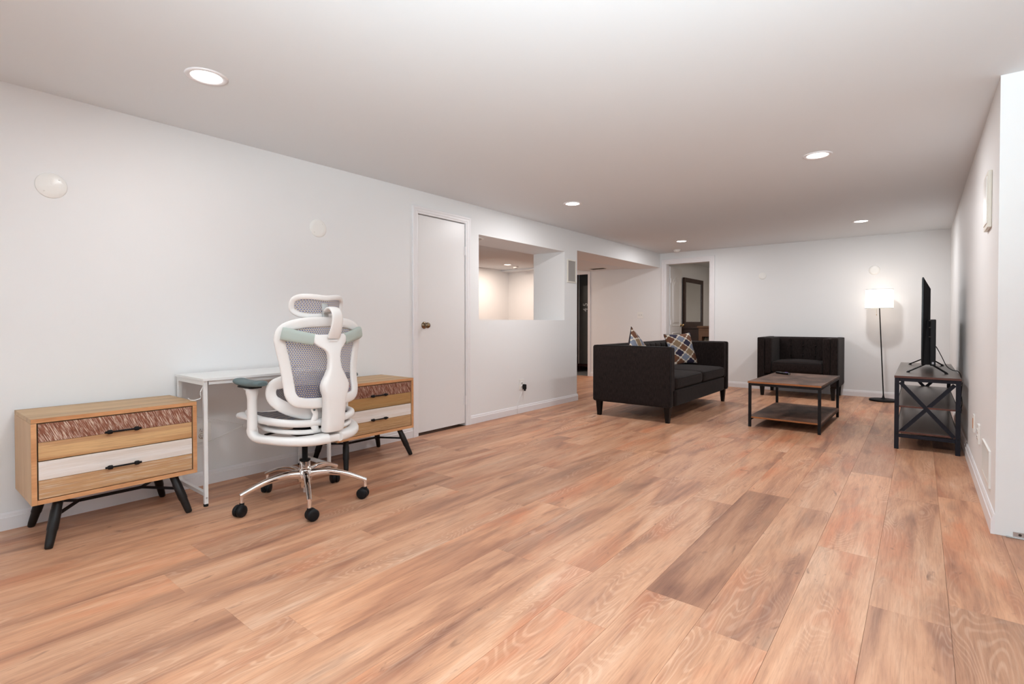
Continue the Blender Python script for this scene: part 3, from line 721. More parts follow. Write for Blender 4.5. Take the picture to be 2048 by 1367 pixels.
# ------------------------------------------------------------------ office chair
def office_chair():
    # local: +Y is where the sitter looks, +X sitter's right
    t = root('office_chair', 'white ergonomic mesh office chair with sage accents and chrome star base', 'office chair', (.80, 1.60, 0), math.radians(93))
    b0 = math.radians(-98-93)
    # base
    w = MB(); w.lathe([(.028, .085), (.030, .12), (.043, .125), (.044, .155), (.040, .19), (.036, .195), (.030, .20), (.029, .245), (0, .247)], n=28); part('hub', w, 'chrome', t)
    w = MB(); w.lathe([(.031, .243), (.031, .250), (.021, .253), (.0165, .256), (.0165, .40), (0, .40)], n=20); part('gas_column', w, 'black', t)
    w = MB(); w.cyl((0, 0, .055), (0, 0, .09), .013, n=14); part('column_end', w, 'steel', t)
    for k_ in range(5):
        a = b0+k_*2*PI/5; d = Vector((math.cos(a), math.sin(a), 0))
        w = MB()
        w.sweep([d*.030+Vector((0, 0, .163)), d*.12+Vector((0, 0, .172)), d*.22+Vector((0, 0, .158)), d*.30+Vector((0, 0, .132)), d*.353+Vector((0, 0, .112))], [.020, .0175, .0155, .014, .0125], [.026, .021, .016, .013, .011], (0, 0, 1), False, 12, 3.2, sub=6)
        w.cyl(d*.345+Vector((0, 0, .118)), d*.345+Vector((0, 0, .066)), .0115, .0105, n=14)
        arm = part('base_arm', w, 'chrome', t)
        ca = a+[.5, 1.9, 2.9, .9, 2.2][k_]; e = Vector((math.cos(ca), math.sin(ca), 0)); s_ = Vector((-e.y, e.x, 0))
        c0 = d*.345+e*.014+Vector((0, 0, .0325)); w = MB()
        for sg in (-1, 1):
            w.lathe([(0, .004), (.026, .004), (.0325, .007), (.0325, .020), (.028, .0255), (.014, .027), (0, .027)], c0, s_*sg, 24)
        w.cyl(c0-s_*.006, c0+s_*.006, .024, n=16); w.cyl(d*.345+Vector((0, 0, .072)), d*.345+Vector((0, 0, .052)), .0125, n=14)
        part('caster', w, 'black', arm)
    # mechanism
    w = MB(); w.rbox((0, .03, .425), (.075, .12, .028), .012, 6); w.rbox((0, -.09, .42), (.05, .06, .022), .01, 5); part('tilt_mechanism', w, 'black', t)
    w = MB(); w.tube([(.07, .05, .425), (.16, .06, .42), (.24, .07, .418)], .006, 8); w.tube([(-.07, .07, .425), (-.15, .08, .42), (-.2, .08, .418)], .006, 8); part('lever', w, 'black', t)
    # seat: curved white rim and dark mesh
    def seat_pt(a, k=1.0):
        cx_, cy_ = math.cos(a), math.sin(a)
        x_ = .252*math.copysign(abs(cx_)**.62, cx_)*k; y_ = .035+.245*math.copysign(abs(cy_)**.62, cy_)*k
        z_ = .498+.020*(abs(x_)/.252)**2+.05*max(0, (y_-.02)/.26)**2*.9-.055*max(0, (y_-.20)/.08)**2+.0*y_
        return Vector((x_, y_, z_))
    ring = [seat_pt(2*PI*i/28) for i in range(28)]
    w = MB(); w.sweep(ring, .021, .020, (0, 0, 1), True, 12, 2.4, sub=3); part('seat_frame', w, 'white_plastic', t)
    w = MB()
    w.grid([[seat_pt(2*PI*j/40, r_)+Vector((0, 0, -.016*(1-r_**2)+.004)) for j in range(41)] for r_ in (0.02, .25, .5, .75, .9, .98)])
    part('seat_mesh', w, 'weave_dark', t)
    # lower seat shell
    w = MB(); sh = [seat_pt(PI+PI*i/12, .90)-Vector((0, .02, .048)) for i in range(13)]
    w.sweep([(-.215, .12, .482)]+sh+[(.215, .12, .482)], .018, .013, (0, 0, 1), False, 10, 2.6, sub=3)
    w.sweep([(-.19, .04, .463), (-.08, .03, .448), (.08, .03, .448), (.19, .04, .463)], .03, .010, (0, 0, 1), False, 10, 3, sub=4)
    part('seat_shell', w, 'white_plastic', t)
    # front waterfall lobes
    w = MB(); w.sweep([(-.262, .10, .508), (-.262, .19, .522), (-.235, .262, .515), (-.16, .287, .498), (0, .293, .492), (.16, .287, .498), (.235, .262, .515), (.262, .19, .522), (.262, .10, .508)], [.012, .024, .030, .030, .028, .030, .030, .024, .012], [.006, .015, .020, .02, .02, .02, .020, .015, .006], (0, 0, 1), False, 12, 2.2, sub=4)
    part('seat_front_edge', w, 'white_plastic', t)
    # lumbar support: white band with dark mesh, wraps forward at the sides
    def lum(a, k=1.0):
        x_ = .230*math.copysign(abs(math.cos(a))**.75, math.cos(a))*k; z_ = .640+.098*math.copysign(abs(math.sin(a))**.8, math.sin(a))*k+.035*(abs(x_)/.24)**2
        return Vector((x_, -.175+.13*(abs(x_)/.24)**2.2+.04*(z_-.64), z_))
    def nrm(x_): return Vector((x_*1.6, -1, 0)).normalized()
    lr = [lum(2*PI*i/28) for i in range(28)]
    w = MB(); w.sweep(lr, .035, .012, [tuple(nrm(p.x)) for p in lr], True, 12, 2.6, sub=3); part('lumbar_frame', w, 'white_plastic', t)
    w = MB(); w.grid([[lum(2*PI*j/36, r_)+Vector((0, -.004, 0)) for j in range(37)] for r_ in (.02, .3, .6, .98)]); part('lumbar_mesh', w, 'weave_dark', t)
    # back frame
    def back_y(x_, z_): return -.205+.045*(abs(x_)/.255)**2.2-.05*((z_-.82)/.25)**2*(1 if z_ < .82 else .3)+.02*(z_-.6)
    outl = [(0, 1.062), (.10, 1.058), (.18, 1.045), (.232, 1.018), (.248, .975), (.240, .92), (.225, .85), (.214, .78), (.209, .715), (.205, .665), (.178, .628), (.10, .614), (0, .610)]
    ol = outl+[(-x_, z_) for x_, z_ in reversed(outl[1:-1])]
    br = [Vector((x_, back_y(x_, z_), z_)) for x_, z_ in ol]
    w = MB(); w.sweep(br, .029, .012, [tuple(nrm(p.x)) for p in br], True, 12, 2.8, sub=4); part('back_frame', w, 'white_plastic', t)
    rows = []
    for i in range(15):
        z_ = .622+(1.052-.622)*i/14
        # half width at z from the outline
        xm = max([abs(a[0]+(b[0]-a[0])*(z_-a[1])/(b[1]-a[1])) for a, b in zip(outl[:-1], outl[1:]) if (a[1]-z_)*(b[1]-z_) <= 0 and a[1] != b[1]]+[.02])
        rows.append([Vector((xm*(-1+2*j/24), back_y(xm*(-1+2*j/24), z_)+.002, z_)) for j in range(25)])
    w = MB(); w.grid(rows); part('back_mesh', w, 'weave', t)
    # spine: Y shaped yoke narrowing to a neck then a broad lower box
    sp = [(-.262, .985), (-.255, .82)]
    def yk(x_, dz=0): return Vector((x_, -.262+.072*(abs(x_)/.25)**1.7, .948+.052*(abs(x_)/.25)**1.3+dz))
    for sg in (-1, 1):
        xs = [.100, .15, .195, .230, .252]
        w = MB(); pth = [yk(sg*x_) for x_ in xs]
        w.sweep(pth, [.033, .033, .034, .036, .034], [.0105, .0115, .012, .014, .015], [tuple(nrm(p.x)) for p in pth], False, 12, 3, sub=4); part('yoke_tip', w, 'sage', t, 'sage green tip')
    # white centre as a lofted shape: rows of (z, halfwidth, y_front depth)
    prof = [(.984, .108, .010, -.256), (.970, .110, .014, -.262), (.948, .104, .016, -.266), (.925, .080, .017, -.270), (.915, .060, .018, -.275), (.895, .043, .020, -.280), (.87, .036, .022, -.284), (.84, .035, .024, -.286),
            (.80, .042, .027, -.288), (.765, .060, .029, -.290), (.735, .078, .031, -.290), (.71, .086, .032, -.290), (.685, .083, .034, -.290), (.655, .070, .036, -.290), (.625, .064, .037, -.288), (.56, .062, .038, -.282), (.50, .061, .040, -.275), (.465, .060, .040, -.270), (.452, .056, .036, -.268)]
    vs = []; K = 20
    for (z_, hw_, th, yy) in prof:
        for j in range(K):
            an = 2*PI*(j+.5)/K; cx_ = math.cos(an); sn = math.sin(an)
            xx = math.copysign(abs(cx_)**.5, cx_)*hw_; y_ = yy+math.copysign(abs(sn)**.6, sn)*th
            if z_ > .9: y_ += .072*(abs(xx)/.25)**1.7
            vs.append((xx, y_, z_+(.012*(abs(xx)/.1)**2 if z_ > .95 else 0)))
    n_ = len(prof); fs = [(i*K+j, i*K+(j+1) % K, (i+1)*K+(j+1) % K, (i+1)*K+j) for i in range(n_-1) for j in range(K)]
    w = MB(); w.add(vs, fs, True); w.add(vs[:K], [tuple(range(K))]); w.add(vs[-K:], [tuple(range(K))]); spn = part('spine', w, 'white_plastic', t)
    w = MB(); w.sweep([(-.025, -.281, .957), (.025, -.281, .957)], .0045, .0012, (0, -1, 0), True, 8, 3, sub=1) if False else w.box(-.028, .028, -.2835, -.278, .951, .962, .0015); part('badge', w, 'white_top', spn, 'small blank rounded badge')
    # link plates between spine, lumbar and seat
    for sg in (-1, 1):
        w = MB(); w.sweep([(sg*.072, -.225, .625), (sg*.080, -.215, .585), (sg*.070, -.215, .545), (sg*.080, -.215, .50), (sg*.066, -.215, .455)], [.020, .022, .017, .024, .018], .010, (0, -1, 0), False, 10, 2.6, sub=4)
        lp = part('link_plate', w, 'white_plastic', t)
        w = MB(); w.cyl((sg*.085, -.224, .575), (sg*.085, -.229, .575), .0055, n=10); part('screw', w, 'slate', lp)
    # neck arm and headrest
    w = MB(); w.sweep([(0, -.285, .975), (0, -.303, 1.01), (0, -.318, 1.06), (0, -.318, 1.10), (0, -.300, 1.128), (0, -.272, 1.138), (0, -.240, 1.132), (0, -.215, 1.118)], [.040, .037, .034, .032, .031, .029, .025, .020], [.011, .010, .009, .009, .009, .009, .009, .009], [(0, -1, 0), (0, -1, 0), (0, -1, .1), (0, -1, .4), (0, -.7, .7), (0, 0, 1), (0, .2, 1), (0, .3, 1)], False, 12, 3, sub=6); na = part('neck_arm', w, 'white_plastic', t)
    w = MB(); w.cyl((-.021, -.220, 1.118), (.021, -.220, 1.118), .011, n=14); part('pivot', w, 'lightgrey', na)
    w = MB(); w.sweep([(0, -.210, 1.07), (0, -.207, 1.12), (0, -.200, 1.165)], .019, .007, (0, -1, 0), False, 10, 3.2, sub=4); part('headrest_bracket', w, 'lightgrey', na)
    def hd(a, k=1.0):
        x_ = .158*math.copysign(abs(math.cos(a))**.72, math.cos(a))*k
        zt = .060+.012*(abs(x_)/.17)**2-.010*(1-abs(x_)/.17)
        z_ = 1.145+zt*math.copysign(abs(math.sin(a))**.75, math.sin(a))*k+.012*(abs(x_)/.17)**2
        return Vector((x_, -.195+.07*(abs(x_)/.158)**2.0-.25*(z_-1.14)*(1 if z_ > 1.14 else .2)+.0, z_))
    hr = [hd(2*PI*i/28) for i in range(28)]
    w = MB(); w.sweep(hr, .0155, .009, [tuple(nrm(p.x)) for p in hr], True, 12, 2.4, sub=3); hf = part('headrest_frame', w, 'white_plastic', t)
    w = MB(); w.grid([[hd(2*PI*j/36, r_)+Vector((0, .004, 0)) for j in range(37)] for r_ in (.02, .35, .7, .98)]); part('headrest_mesh', w, 'weave', hf)
    # armrests: bracket from under the spine, post, pad
    for sg in (-1, 1):
        w = MB()
        w.sweep([(sg*.03, -.262, .415), (sg*.12, -.235, .412), (sg*.205, -.175, .415), (sg*.262, -.095, .422), (sg*.290, -.02, .428), (sg*.297, .02, .445), (sg*.297, .032, .475)], [.046, .042, .036, .031, .029, .027, .027], [.030, .027, .023, .021, .021, .023, .024], [(0, 0, 1)]*5+[(sg*-.3, -.6, .6), (0, -1, .1)], False, 14, 2.8, sub=5)
        ab = part('arm_bracket', w, 'white_plastic', t)
        w = MB(); w.lathe([(.027, .0), (.0275, .004), (.026, .012), (.0245, .10), (.0245, .165), (.027, .185), (.031, .20), (.031, .222), (.027, .228), (0, .228)], (sg*.297, .030, .472), (0, 0, 1), 24)
        w.sweep([(sg*.297, .03, .688), (sg*.297, .07, .690), (sg*.297, .11, .697)], [.026, .020, .012], [.012, .010, .006], (0, 0, 1), False, 10, 2.6, sub=3)
        ps = part('arm_post', w, 'white_plastic', t)
        w = MB(); w.rbox((sg*.297, .055, .7045), (.033, .07, .006), .004, 4); part('pad_mount', w, 'black', ps)
        w = MB(); w.sweep([(sg*.297, -.075, .727), (sg*.297, -.05, .728), (sg*.297, .03, .723), (sg*.297, .11, .724), (sg*.297, .165, .731), (sg*.297, .185, .733)], [.025, .043, .045, .044, .038, .022], [.010, .0165, .0165, .016, .0155, .010], (0, 0, 1), False, 16, 2.6, sub=6)
        part('arm_pad', w, 'slate', t, 'slate green pad')
    w = MB(); w.rbox((0, -.235, .410), (.07, .05, .022), .012, 6); w.rbox((0, -.12, .405), (.045, .10, .018), .01, 5); part('back_mount', w, 'white_plastic', t)
    return t
office_chair()

# ------------------------------------------------------------------ sofa and armchair
def couch(name, label, cat, loc, rz, L, DP, ncush, armw, topz, seatz, buttons):
    t = root(name, label, cat, loc, rz)
    h = L/2; z0 = .165
    for sg in (-1, 1):
        ai = armw*.5
        w = MB(); w.rbox((sg*(h-ai/2), DP/2, (z0+topz)/2), (ai/2, DP/2, (topz-z0)/2), .018, 8)
        a_ = part('arm', w, 'sofa', t)
        w = MB(); w.rbox((sg*(h-ai-(armw-ai)/2), DP/2+.01, (z0+.16+topz-.006)/2), ((armw-ai)/2+.002, DP/2-.022, (topz-.006-z0-.16)/2), .022, 8, (0.004, 0, 0)); part('arm_pad', w, 'sofa', a_)
        w = MB(); xo = sg*(h-.006); 
        w.tube([(xo, DP-.006, z0+.02), (xo, DP-.006, topz-.02), (xo, DP-.02, topz-.006), (xo, .02, topz-.006), (xo, .006, topz-.02), (xo, .006, z0+.02)], .0045, 6, 1)
        part('piping', w, 'metalblack', a_)
    w = MB(); w.rbox((0, .05, (z0+topz)/2-.003), (h-.02, .05, (topz-z0)/2), .02, 8); bk = part('back', w, 'sofa', t)
    inn = h-armw; w = MB()
    cols = max(3, round(2*inn/.17))
    for i in range(cols):
        cw = 2*inn/cols; cx_ = -inn+cw*(i+.5)
        w.rbox((cx_, .130, (seatz+topz)/2-.035), (cw/2+.001, .045, (topz-seatz)/2+.018), .02, 6, (0, .004, 0))
    part('back_pad', w, 'sofa', bk)
    if buttons:
        for zz in (topz-.13, topz-.27):
            for i in range(1, cols):
                w = MB(); w.lathe([(.013, 0), (.011, .006), (0, .009)], (-inn+i*2*inn/cols, .172, zz), (0, 1, 0), 12); part('button', w, 'sofa', bk)
    w = MB(); w.rbox((0, DP/2+.02, z0+.085), (inn+.004, DP/2-.03, .085), .012, 8); part('base', w, 'sofa', t)
    cw = 2*inn/ncush
    for i in range(ncush):
        w = MB(); w.rbox((-inn+cw*(i+.5), (DP+.15)/2+.005, (z0+.175+seatz)/2), (cw/2-.003, (DP-.16)/2, (seatz-z0-.175)/2), .042, 12, (0, .006, .028)); cu = part('seat_cushion', w, 'sofa', t)
        w = MB(); x0, x1 = -inn+cw*i+.012, -inn+cw*(i+1)-.012; yy = DP-.005; zz = seatz-.012
        w.tube([(x0, .3, zz), (x0, yy-.03, zz), (x0+.03, yy, zz-.004), (x1-.03, yy, zz-.004), (x1, yy-.03, zz), (x1, .3, zz)], .003, 6, 1); part('seam', w, 'metalblack', cu)
    for sx in (-1, 1):
        for y_ in (.055, DP-.055):
            w = MB(); c = Vector((sx*(h-.06), y_, 0)); a, b = .019, .031
            w.add([c+Vector((p*a, q_*a, 0)) for p, q_ in ((-1, -1), (1, -1), (1, 1), (-1, 1))]+[c+Vector((p*b, q_*b, z0+.01)) for p, q_ in ((-1, -1), (1, -1), (1, 1), (-1, 1))],
                  [(3, 2, 1, 0), (4, 5, 6, 7), (0, 1, 5, 4), (1, 2, 6, 5), (2, 3, 7, 6), (3, 0, 4, 7)])
            part('leg', w, 'sofaleg', t)
    return t
couch('loveseat', 'dark charcoal brown two-cushion loveseat on black tapered legs', 'sofa', (.72, 6.165, 0), -PI/2, 2.03, .915, 2, .15, .803, .475, False)
couch('armchair', 'wide dark charcoal armchair with buttoned back against the far wall', 'armchair', (2.29, 8.785, 0), PI, 1.0, .74, 1, .18, .842, .50, True)

def cushion(name, label, loc, rot, S=.43):
    t = root(name, label, 'throw pillow', loc, 0, 'patterned throw pillows on the loveseat'); t.rotation_euler = rot
    n_ = 84; w = MB(); P = []
    def surf(u, v, sg):
        e = (1-abs(u)**2.4)*(1-abs(v)**2.4); pin = 1-.07*(1-abs(u*v))*max(abs(u), abs(v))**4*1.0
        return Vector((u*S/2*(pin+.02*abs(v)**3), sg*(.060*e**.55), v*S/2*(pin+.02*abs(u)**3)+S/2))
    px_, pz = .165, .130
    pal = [1, 3, 2, 4, 1, 2, 3, 1, 4, 2, 3, 2]
    def colour(X, Z):
        best = None
        for oy in (0, 1):
            for i in range(-4, 5):
                gx = round((X-(oy*px_/2))/px_)*px_+oy*px_/2
                gz = round((Z-(oy*pz/2))/pz)*pz+oy*pz/2
            dx, dz = abs(X-gx)/(px_/2), abs(Z-gz)/(pz/2)
            dd = min(math.hypot(dx-.44, dz)/.34, math.hypot(dx, dz-.44)/.34, max(dx, dz)/.44)
            if best is None or dd < best[0]: best = (dd, gx, gz)
        dd, gx, gz = best
        if dd > 1.0: return 0
        return pal[int(abs(round(gx/px_*2)*5+round(gz/pz*2)*3)) % 12]
    for sg in (-1, 1):
        g_ = [[surf(-1+2*j/n_, -1+2*i/n_, sg) for j in range(n_+1)] for i in range(n_+1)]
        o0 = len(w.v); w.v += [tuple(p) for row in g_ for p in row]
        for i in range(n_):
            for j in range(n_):
                a = o0+i*(n_+1)+j
                w.f.append((a, a+1, a+n_+2, a+n_+1)); w.sm.append(True)
                X = (-1+2*(j+.5)/n_)*S/2; Z = (-1+2*(i+.5)/n_)*S/2
                w.mi.append(colour(X, Z) if sg > 0 else 5)
    part('cover', w, ['pc_cream', 'pc_brown', 'pc_navy', 'pc_blue', 'pc_tan', 'pc_edge'], t)
    w = MB(); e = S/2*.985
    rim = [surf(a, b, 0.0) for a, b in [(-1+2*i/8, -1) for i in range(8)]+[(1, -1+2*i/8) for i in range(8)]+[(1-2*i/8, 1) for i in range(8)]+[(-1, 1-2*i/8) for i in range(8)]]
    w.tube(rim, .004, 6, 2, closed=True); part('piping', w, 'pc_edge', t)
cushion('throw_pillow', 'patterned throw pillow leaning in full view on the loveseat', (1.17, 6.85, .495), (math.radians(20), math.radians(3), math.radians(-120)))
cushion('throw_pillow', 'patterned throw pillow whose corner pokes above the near loveseat arm', (1.03, 5.60, .545), (math.radians(14), math.radians(-36), math.radians(-98)), .42)

# ------------------------------------------------------------------ coffee table and remote
t = root('coffee_table', 'rectangular coffee table with rustic brown top and black metal frame', 'coffee table', (2.612, 6.15, 0), math.radians(-1))
hx, hy, zt = .325, .60, .462
w = MB(); w.box(-hx, hx, -hy, hy, zt-.018, zt, .001); w.box(-hx+.001, hx-.001, -hy-.0012, -hy+.002, zt-.017, zt-.0015, mi=1); part('tabletop', w, ['rustic', 'rustic_edge'], t)
for sx in (-1, 1):
    for sy in (-1, 1):
        w = MB(); w.box(sx*(hx-.018)-.0125, sx*(hx-.018)+.0125, sy*(hy-.02)-.0125, sy*(hy-.02)+.0125, 0, zt-.018, .001); part('leg', w, 'metalblack', t)
for sy in (-1, 1):
    w = MB(); w.box(-hx+.03, hx-.03, sy*(hy-.02)-.0125, sy*(hy-.02)+.0125, zt-.043, zt-.0185, .001); part('rail', w, 'metalblack', t)
for sx in (-1, 1):
    w = MB(); w.box(sx*(hx-.018)-.0125, sx*(hx-.018)+.0125, -hy+.03, hy-.03, zt-.043, zt-.0185, .001); part('rail', w, 'metalblack', t)
    w = MB(); w.box(sx*(hx-.018)-.0125, sx*(hx-.018)+.0125, -hy+.03, hy-.03, .068, .088, .001); part('rail', w, 'metalblack', t)
w = MB(); w.box(-hx+.006, hx-.006, -hy+.02, hy-.02, .0885, .1055, .001); w.box(-hx+.032, hx-.032, -hy+.0188, -hy+.022, .0895, .1045, mi=1); part('shelf', w, ['rustic', 'rustic_edge'], t)
t = root('remote_control', 'black remote control with a purple tag on the coffee table', 'remote', (2.412, 6.545, zt), math.radians(-38))
w = MB(); w.rbox((0, 0, .012), (.092, .024, .0115), .008, 8); part('body', w, 'gloss_black', t)
w = MB(); w.box(.018, .052, .010, .0235, .0232, .0250); part('tag', w, 'purple', t, 'purple cloth tag')
w = MB()
for i in range(5):
    for j in range(3): w.cyl((-.07+i*.018, -.012+j*.012, .0225), (-.07+i*.018, -.012+j*.012, .0252), .0035, n=8)
part('buttons', w, 'rubber', t)
w = MB(); w.box(.0905, .0935, -.008, .008, .006, .016, .001); part('end_cap', w, 'lightgrey', t)

# ------------------------------------------------------------------ media console, television, cords
t = root('media_console', 'black X-framed media console with dark brown shelves along the right wall', 'tv stand', (3.69, 6.26, 0), 0)
hx, hy, zt = .213, .905, .613
w = MB(); w.box(-hx, hx, -hy, hy, zt-.018, zt, .001); w.box(-hx+.001, hx-.001, -hy-.0012, -hy+.002, zt-.017, zt-.0015, mi=1); part('top', w, ['espresso', 'espresso_edge'], t)
for z_ in (.350, .135):
    w = MB(); w.box(-hx+.018, hx-.018, -hy+.012, hy-.012, z_, z_+.015, .001); w.box(-hx+.03, hx-.03, -hy+.011, -hy+.014, z_+.001, z_+.014, mi=1); part('shelf', w, ['espresso', 'espresso_edge'], t)
for sy in (-1, 1):
    yy = sy*(hy-.018)
    for sx in (-1, 1):
        w = MB(); w.box(sx*(hx-.018)-.0155, sx*(hx-.018)+.0155, yy-.0155, yy+.0155, 0, zt-.018, .002); lg = part('leg', w, 'navy', t)
        w = MB()
        for z_ in (.355, .13): w.cyl((sx*(hx-.018), yy-.016, z_), (sx*(hx-.018), yy-.0178, z_), .006, n=10)
        part('bolt', w, 'metalblack', lg)
    w = MB(); w.box(-hx+.034, hx-.034, yy-.013, yy+.013, zt-.045, zt-.0185, .001); part('rail', w, 'navy', t)
    w = MB(); w.box(-hx+.034, hx-.034, yy-.013, yy+.013, .098, .126, .001); part('rail', w, 'navy', t)
    for sg in (-1, 1):
        w = MB(); w.bar((-sg*(hx-.04), yy+sg*.003, .138), (sg*(hx-.04), yy+sg*.003, zt-.055), .028, .010, (0, 1, 0)); part('cross_bar', w, 'navy', t)
for sx in (-1, 1):
    for z_ in (.335, .12, zt-.036):
        w = MB(); w.box(sx*(hx-.018)-.010, sx*(hx-.018)+.010, -hy+.034, hy-.034, z_-.0, z_+.0145 if z_ < .5 else z_+.017); part('side_rail', w, 'navy', t)

t = root('television', 'large black flat television seen edge-on on the media console', 'television', (3.69, 6.30, .613), 0)
# screen faces -X
w = MB(); w.box(-.037, -.026, -.62, .62, .075, .835, .003); part('bezel', w, 'gloss_black', t)
w = MB(); w.box(-.0385, -.0372, -.608, .608, .095, .825); part('screen', w, 'gloss_black', t, 'dark glossy screen')
def tvback(z0, z1, ztap, x1, yb, bot):
    vs = [(-.026, -yb, z0), (-.026, yb, z0), (-.026, yb, z1), (-.026, -yb, z1), (x1, -yb+.02, z0+bot), (x1, yb-.02, z0+bot), (x1, yb-.05, ztap), (x1, -yb+.05, ztap)]
    m_ = MB(); m_.add(vs, [(0, 1, 2, 3), (7, 6, 5, 4), (0, 4, 5, 1), (2, 6, 7, 3), (1, 5, 6, 2), (0, 3, 7, 4)]); return m_
part('back_shell', tvback(.078, .832, .735, .022, .61, .0), 'black', t)
w = MB(); w.box(.021, .060, -.60, .60, .070, .47, .006); bk = part('electronics_housing', w, 'black', t)
w = MB(); w.box(.034, .048, -.6008, -.598, .085, .103); part('label', w, 'silver_label', bk, 'small silver sticker')
w = MB()
for z_ in (.46, .40, .32): w.box(.012, .026, -.604, -.598, z_-.004, z_+.004)
part('vent_rib', w, 'slot', bk)
for yy in (-.47, .47):
    w = MB(); sy = -1 if yy < 0 else 1
    w.bar((-.005, yy, .078), (-.13, yy+sy*.06, .007), .020, .009); w.bar((.03, yy, .078), (.135, yy+sy*.06, .007), .020, .009)
    w.bar((-.02, yy, .079), (.045, yy, .079), .026, .014)
    w.box(-.140, -.115, yy+sy*.06-.010, yy+sy*.06+.010, 0, .008, .001); w.box(.120, .145, yy+sy*.06-.010, yy+sy*.06+.010, 0, .008, .001)
    part('foot', w, 'gloss_black', t)
w = MB(); w.tube([(3.756, 6.0, .84), (3.775, 5.97, .80), (3.80, 5.95, .74), (3.83, 5.93, .67), (3.87, 5.92, .638), (3.905, 5.92, .630), (3.924, 5.925, .59), (3.926, 5.93, .50), (3.924, 5.9, .42)], .0035, 6)
o = part('cable', w, 'cord', None); o['label'] = 'black cable curving from the television down behind the console'; o['category'] = 'cable'
w = MB(); w.tube([(3.925, 5.75, .55), (3.92, 5.70, .50), (3.912, 5.62, .44), (3.915, 5.66, .40), (3.922, 5.75, .43), (3.925, 5.74, .37), (3.915, 5.68, .33), (3.912, 5.58, .315), (3.914, 5.62, .325), (3.92, 5.70, .335), (3.925, 5.8, .30)], .003, 6)
o = part('cable_loop', w, 'cord', None); o['label'] = 'looped black cable hanging behind the console shelves'; o['category'] = 'cord'

# ------------------------------------------------------------------ floor lamp
t = root('floor_lamp', 'lit floor lamp with white drum shade and thin black pole', 'floor lamp', (3.262, 8.50, 0))
t.rotation_euler = (0, 0, 0)
w = MB(); w.lathe([(0, 0), (.158, 0), (.160, .004), (.160, .020), (.152, .024), (.05, .026), (.022, .034), (.012, .055), (.0075, .085), (.0075, .09)], n=40); part('base', w, 'metalblack', t)
dx = -.052
w = MB(); w.cyl((0, 0, .08), (dx, 0, 1.26), .0075, .0065, n=14); part('pole', w, 'metalblack', t)
w = MB(); w.lathe([(.157, 1.245), (.155, 1.50)], (dx-.005, 0, 0), (0, 0, 1), 48); sh = part('lamp_shade', w, 'shade', t, 'glowing white drum shade')
w = MB(); w.lathe([(.1585, 1.243), (.1585, 1.251), (.1565, 1.251), (.1565, 1.243)], (dx-.005, 0, 0), n=48); w.lathe([(.1565, 1.496), (.1565, 1.503), (.1545, 1.503), (.1545, 1.496)], (dx-.005, 0, 0), n=48); part('shade_rim', w, 'lightgrey', sh)
w = MB(); w.cyl((dx-.03, -.03, 1.24), (dx-.03, -.03, 1.165), .0012, n=6); w.cyl((dx-.03, -.03, 1.165), (dx-.03, -.03, 1.150), .004, n=8); part('pull_chain', w, 'brass', t)
w = MB(); w.cyl((dx-.005, 0, 1.26), (dx-.005, 0, 1.34), .018, n=14); w.lathe([(0, 1.34), (.02, 1.35), (.03, 1.38), (.02, 1.41), (0, 1.42)], (dx-.005, 0, 0), n=16)
for a in (0, 2.09, 4.19): w.cyl((dx-.005, 0, 1.265), (dx-.005+.155*math.cos(a), .155*math.sin(a), 1.265), .002, n=6)
part('socket', w, 'metalblack', t)

# ------------------------------------------------------------------ bedroom furniture seen through the doorway
t = root('dresser', 'near-black dresser under the mirror in the bedroom', 'dresser', (.22, 10.55, 0))
w = MB(); w.box(-.24, .24, -.75, .75, .08, .93, .004); part('body', w, 'bedwood', t)
w = MB(); w.box(-.26, .26, -.78, .78, .93, .965, .004); part('top', w, 'bedwood', t)
for i in range(3):
    for j in range(3):
        w = MB(); w.box(.24, .255, -.72+j*.485, -.25+j*.485, .12+i*.27, .37+i*.27, .004); dr = part('drawer', w, 'bedwood', t)
        w = MB(); w.lathe([(.008, 0), (.008, .012), (.016, .02), (0, .026)], (.255, -.485+j*.485, .245+i*.27), (1, 0, 0), 12); part('knob', w, 'brass', dr)
for sy in (-.7, .7):
    for sx in (-.2, .2):
        w = MB(); w.box(sx-.03, sx+.03, sy-.03, sy+.03, -.004, .08, .002); part('foot', w, 'bedwood', t)
t = root('dresser_mirror', 'tall dark framed mirror standing on the bedroom dresser', 'mirror', (-.01, 10.56, .965))
y0, y1, z1 = -.555, .555, .975; fw_ = .085
w = MB(); w.box(-.02, .02, y0, y0+fw_, .1, z1-fw_); w.box(-.02, .02, y1-fw_, y1, .1, z1-fw_); w.box(-.02, .02, y0, y1, z1-fw_, z1); w.box(-.02, .02, y0, y1, .0, .1); part('frame', w, 'bedwood', t)
w = MB(); w.box(-.008, .004, y0+fw_, y1-fw_, .1, z1-fw_); part('mirror_glass', w, 'mirror', t)
t = root('nightstand', 'brown wooden bedside chest with a pale cloth inside, right in the doorway view', 'chest', (.745, 9.52, 0))
w = MB()
w.box(-.25, .25, -.22, .22, .955, .99, .004); w.box(-.23, .23, -.2, .2, .90, .955, .004); part('top', w, 'bedwood2', t)
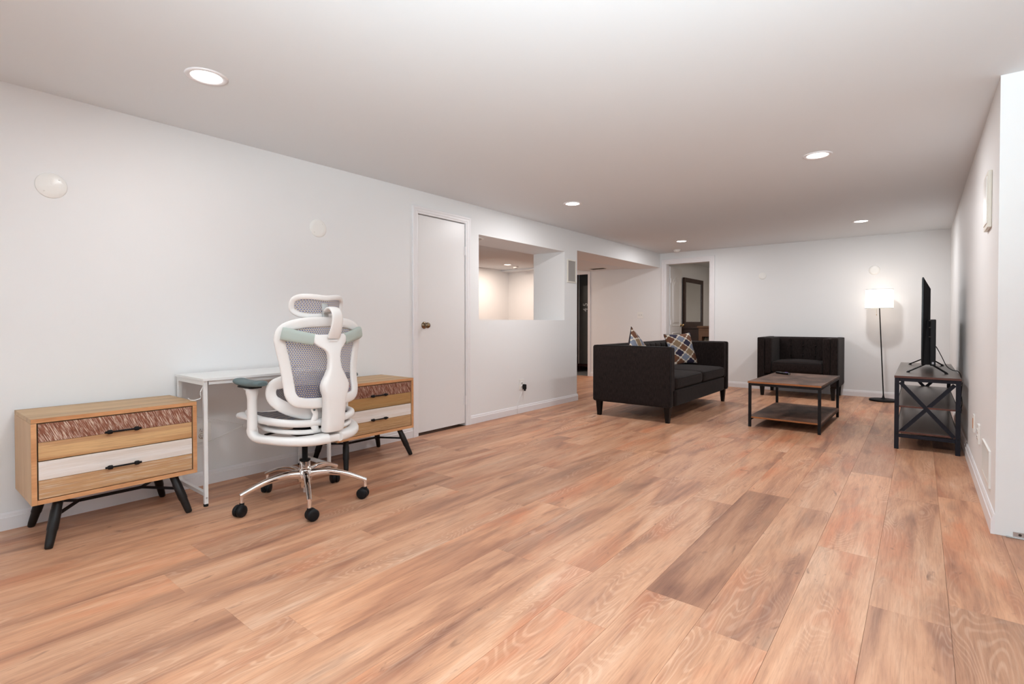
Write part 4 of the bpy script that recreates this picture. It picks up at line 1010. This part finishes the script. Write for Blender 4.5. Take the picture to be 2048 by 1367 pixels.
w = MB(); w.box(-.23, -.17, -.2, .2, 0-.004, .9, .003); w.box(.19, .23, -.2, .2, -.004, .9, .003); w.box(-.04, 0, -.2, .2, .0, .9, .003); w.box(-.17, .19, .18, .2, 0, .9); w.box(-.17, -.04, -.2, -.17, .80, .9); w.box(-.17, .19, -.2, .18, .10, .13); part('body', w, 'bedwood2', t)
for i in range(3):
    w = MB(); w.box(.01, .18, -.205, -.19, .16+i*.245, .385+i*.245, .003); dr = part('drawer', w, 'bedwood2', t)
    w = MB(); w.lathe([(.006, 0), (.006, .01), (.014, .018), (0, .024)], (.095, -.205, .275+i*.245), (0, -1, 0), 10); part('knob', w, 'slot', dr)
w = MB(); w.sweep([(-.16+.014*i, -.12+.012*(i % 2), .46) for i in range(9)], .003, .33, (0, 0, 1), False, 6, 4, sub=2); o = part('cloth', w, 'beige', t, 'pale beige folded cloth')

# ------------------------------------------------------------------ dark storage behind the side room
t = root('sheet_metal', 'dark grey metal panel with white chalk marks in the storage doorway', 'panel', (-1.99, 9.62, 0), math.radians(8))
w = MB(); w.box(-.17, .095, 0, .02, .16, 2.1, .002); part('sheet', w, 'ductgrey', t)
w = MB(); w.box(-.170, -.150, -.02, .0, .16, 2.12, .002); part('corner_bead', w, 'steel', t)
w = MB(); w.box(-.45, .35, .03, .09, .10, .16); part('sill_plate', w, 'stud', t)
cu = bpy.data.curves.new('chalk_number', 'FONT'); cu.body = '45'; cu.size = .15; cu.extrude = .001; cu.align_x = 'CENTER'; cu.align_y = 'CENTER'; cu.space_character = 1.5
tmp = bpy.data.objects.new('tmp', cu); C.objects.link(tmp)
dg = bpy.context.evaluated_depsgraph_get(); me = bpy.data.meshes.new_from_object(tmp.evaluated_get(dg)); bpy.data.objects.remove(tmp)
me.materials.clear(); me.materials.append(M['chalk'])
o = link('chalk_number', me, t, (-.01, -.0015, 1.38)); o.rotation_euler = (PI/2, -PI/2, 0)
t = root('wood_stud', 'dark reddish wooden stud left of the metal panel in the storage room', 'stud', (-2.26, 9.75, 0))
w = MB(); w.box(-.12, .045, 0, .09, -.006, 2.3, .002); part('stud', w, 'stud', t)
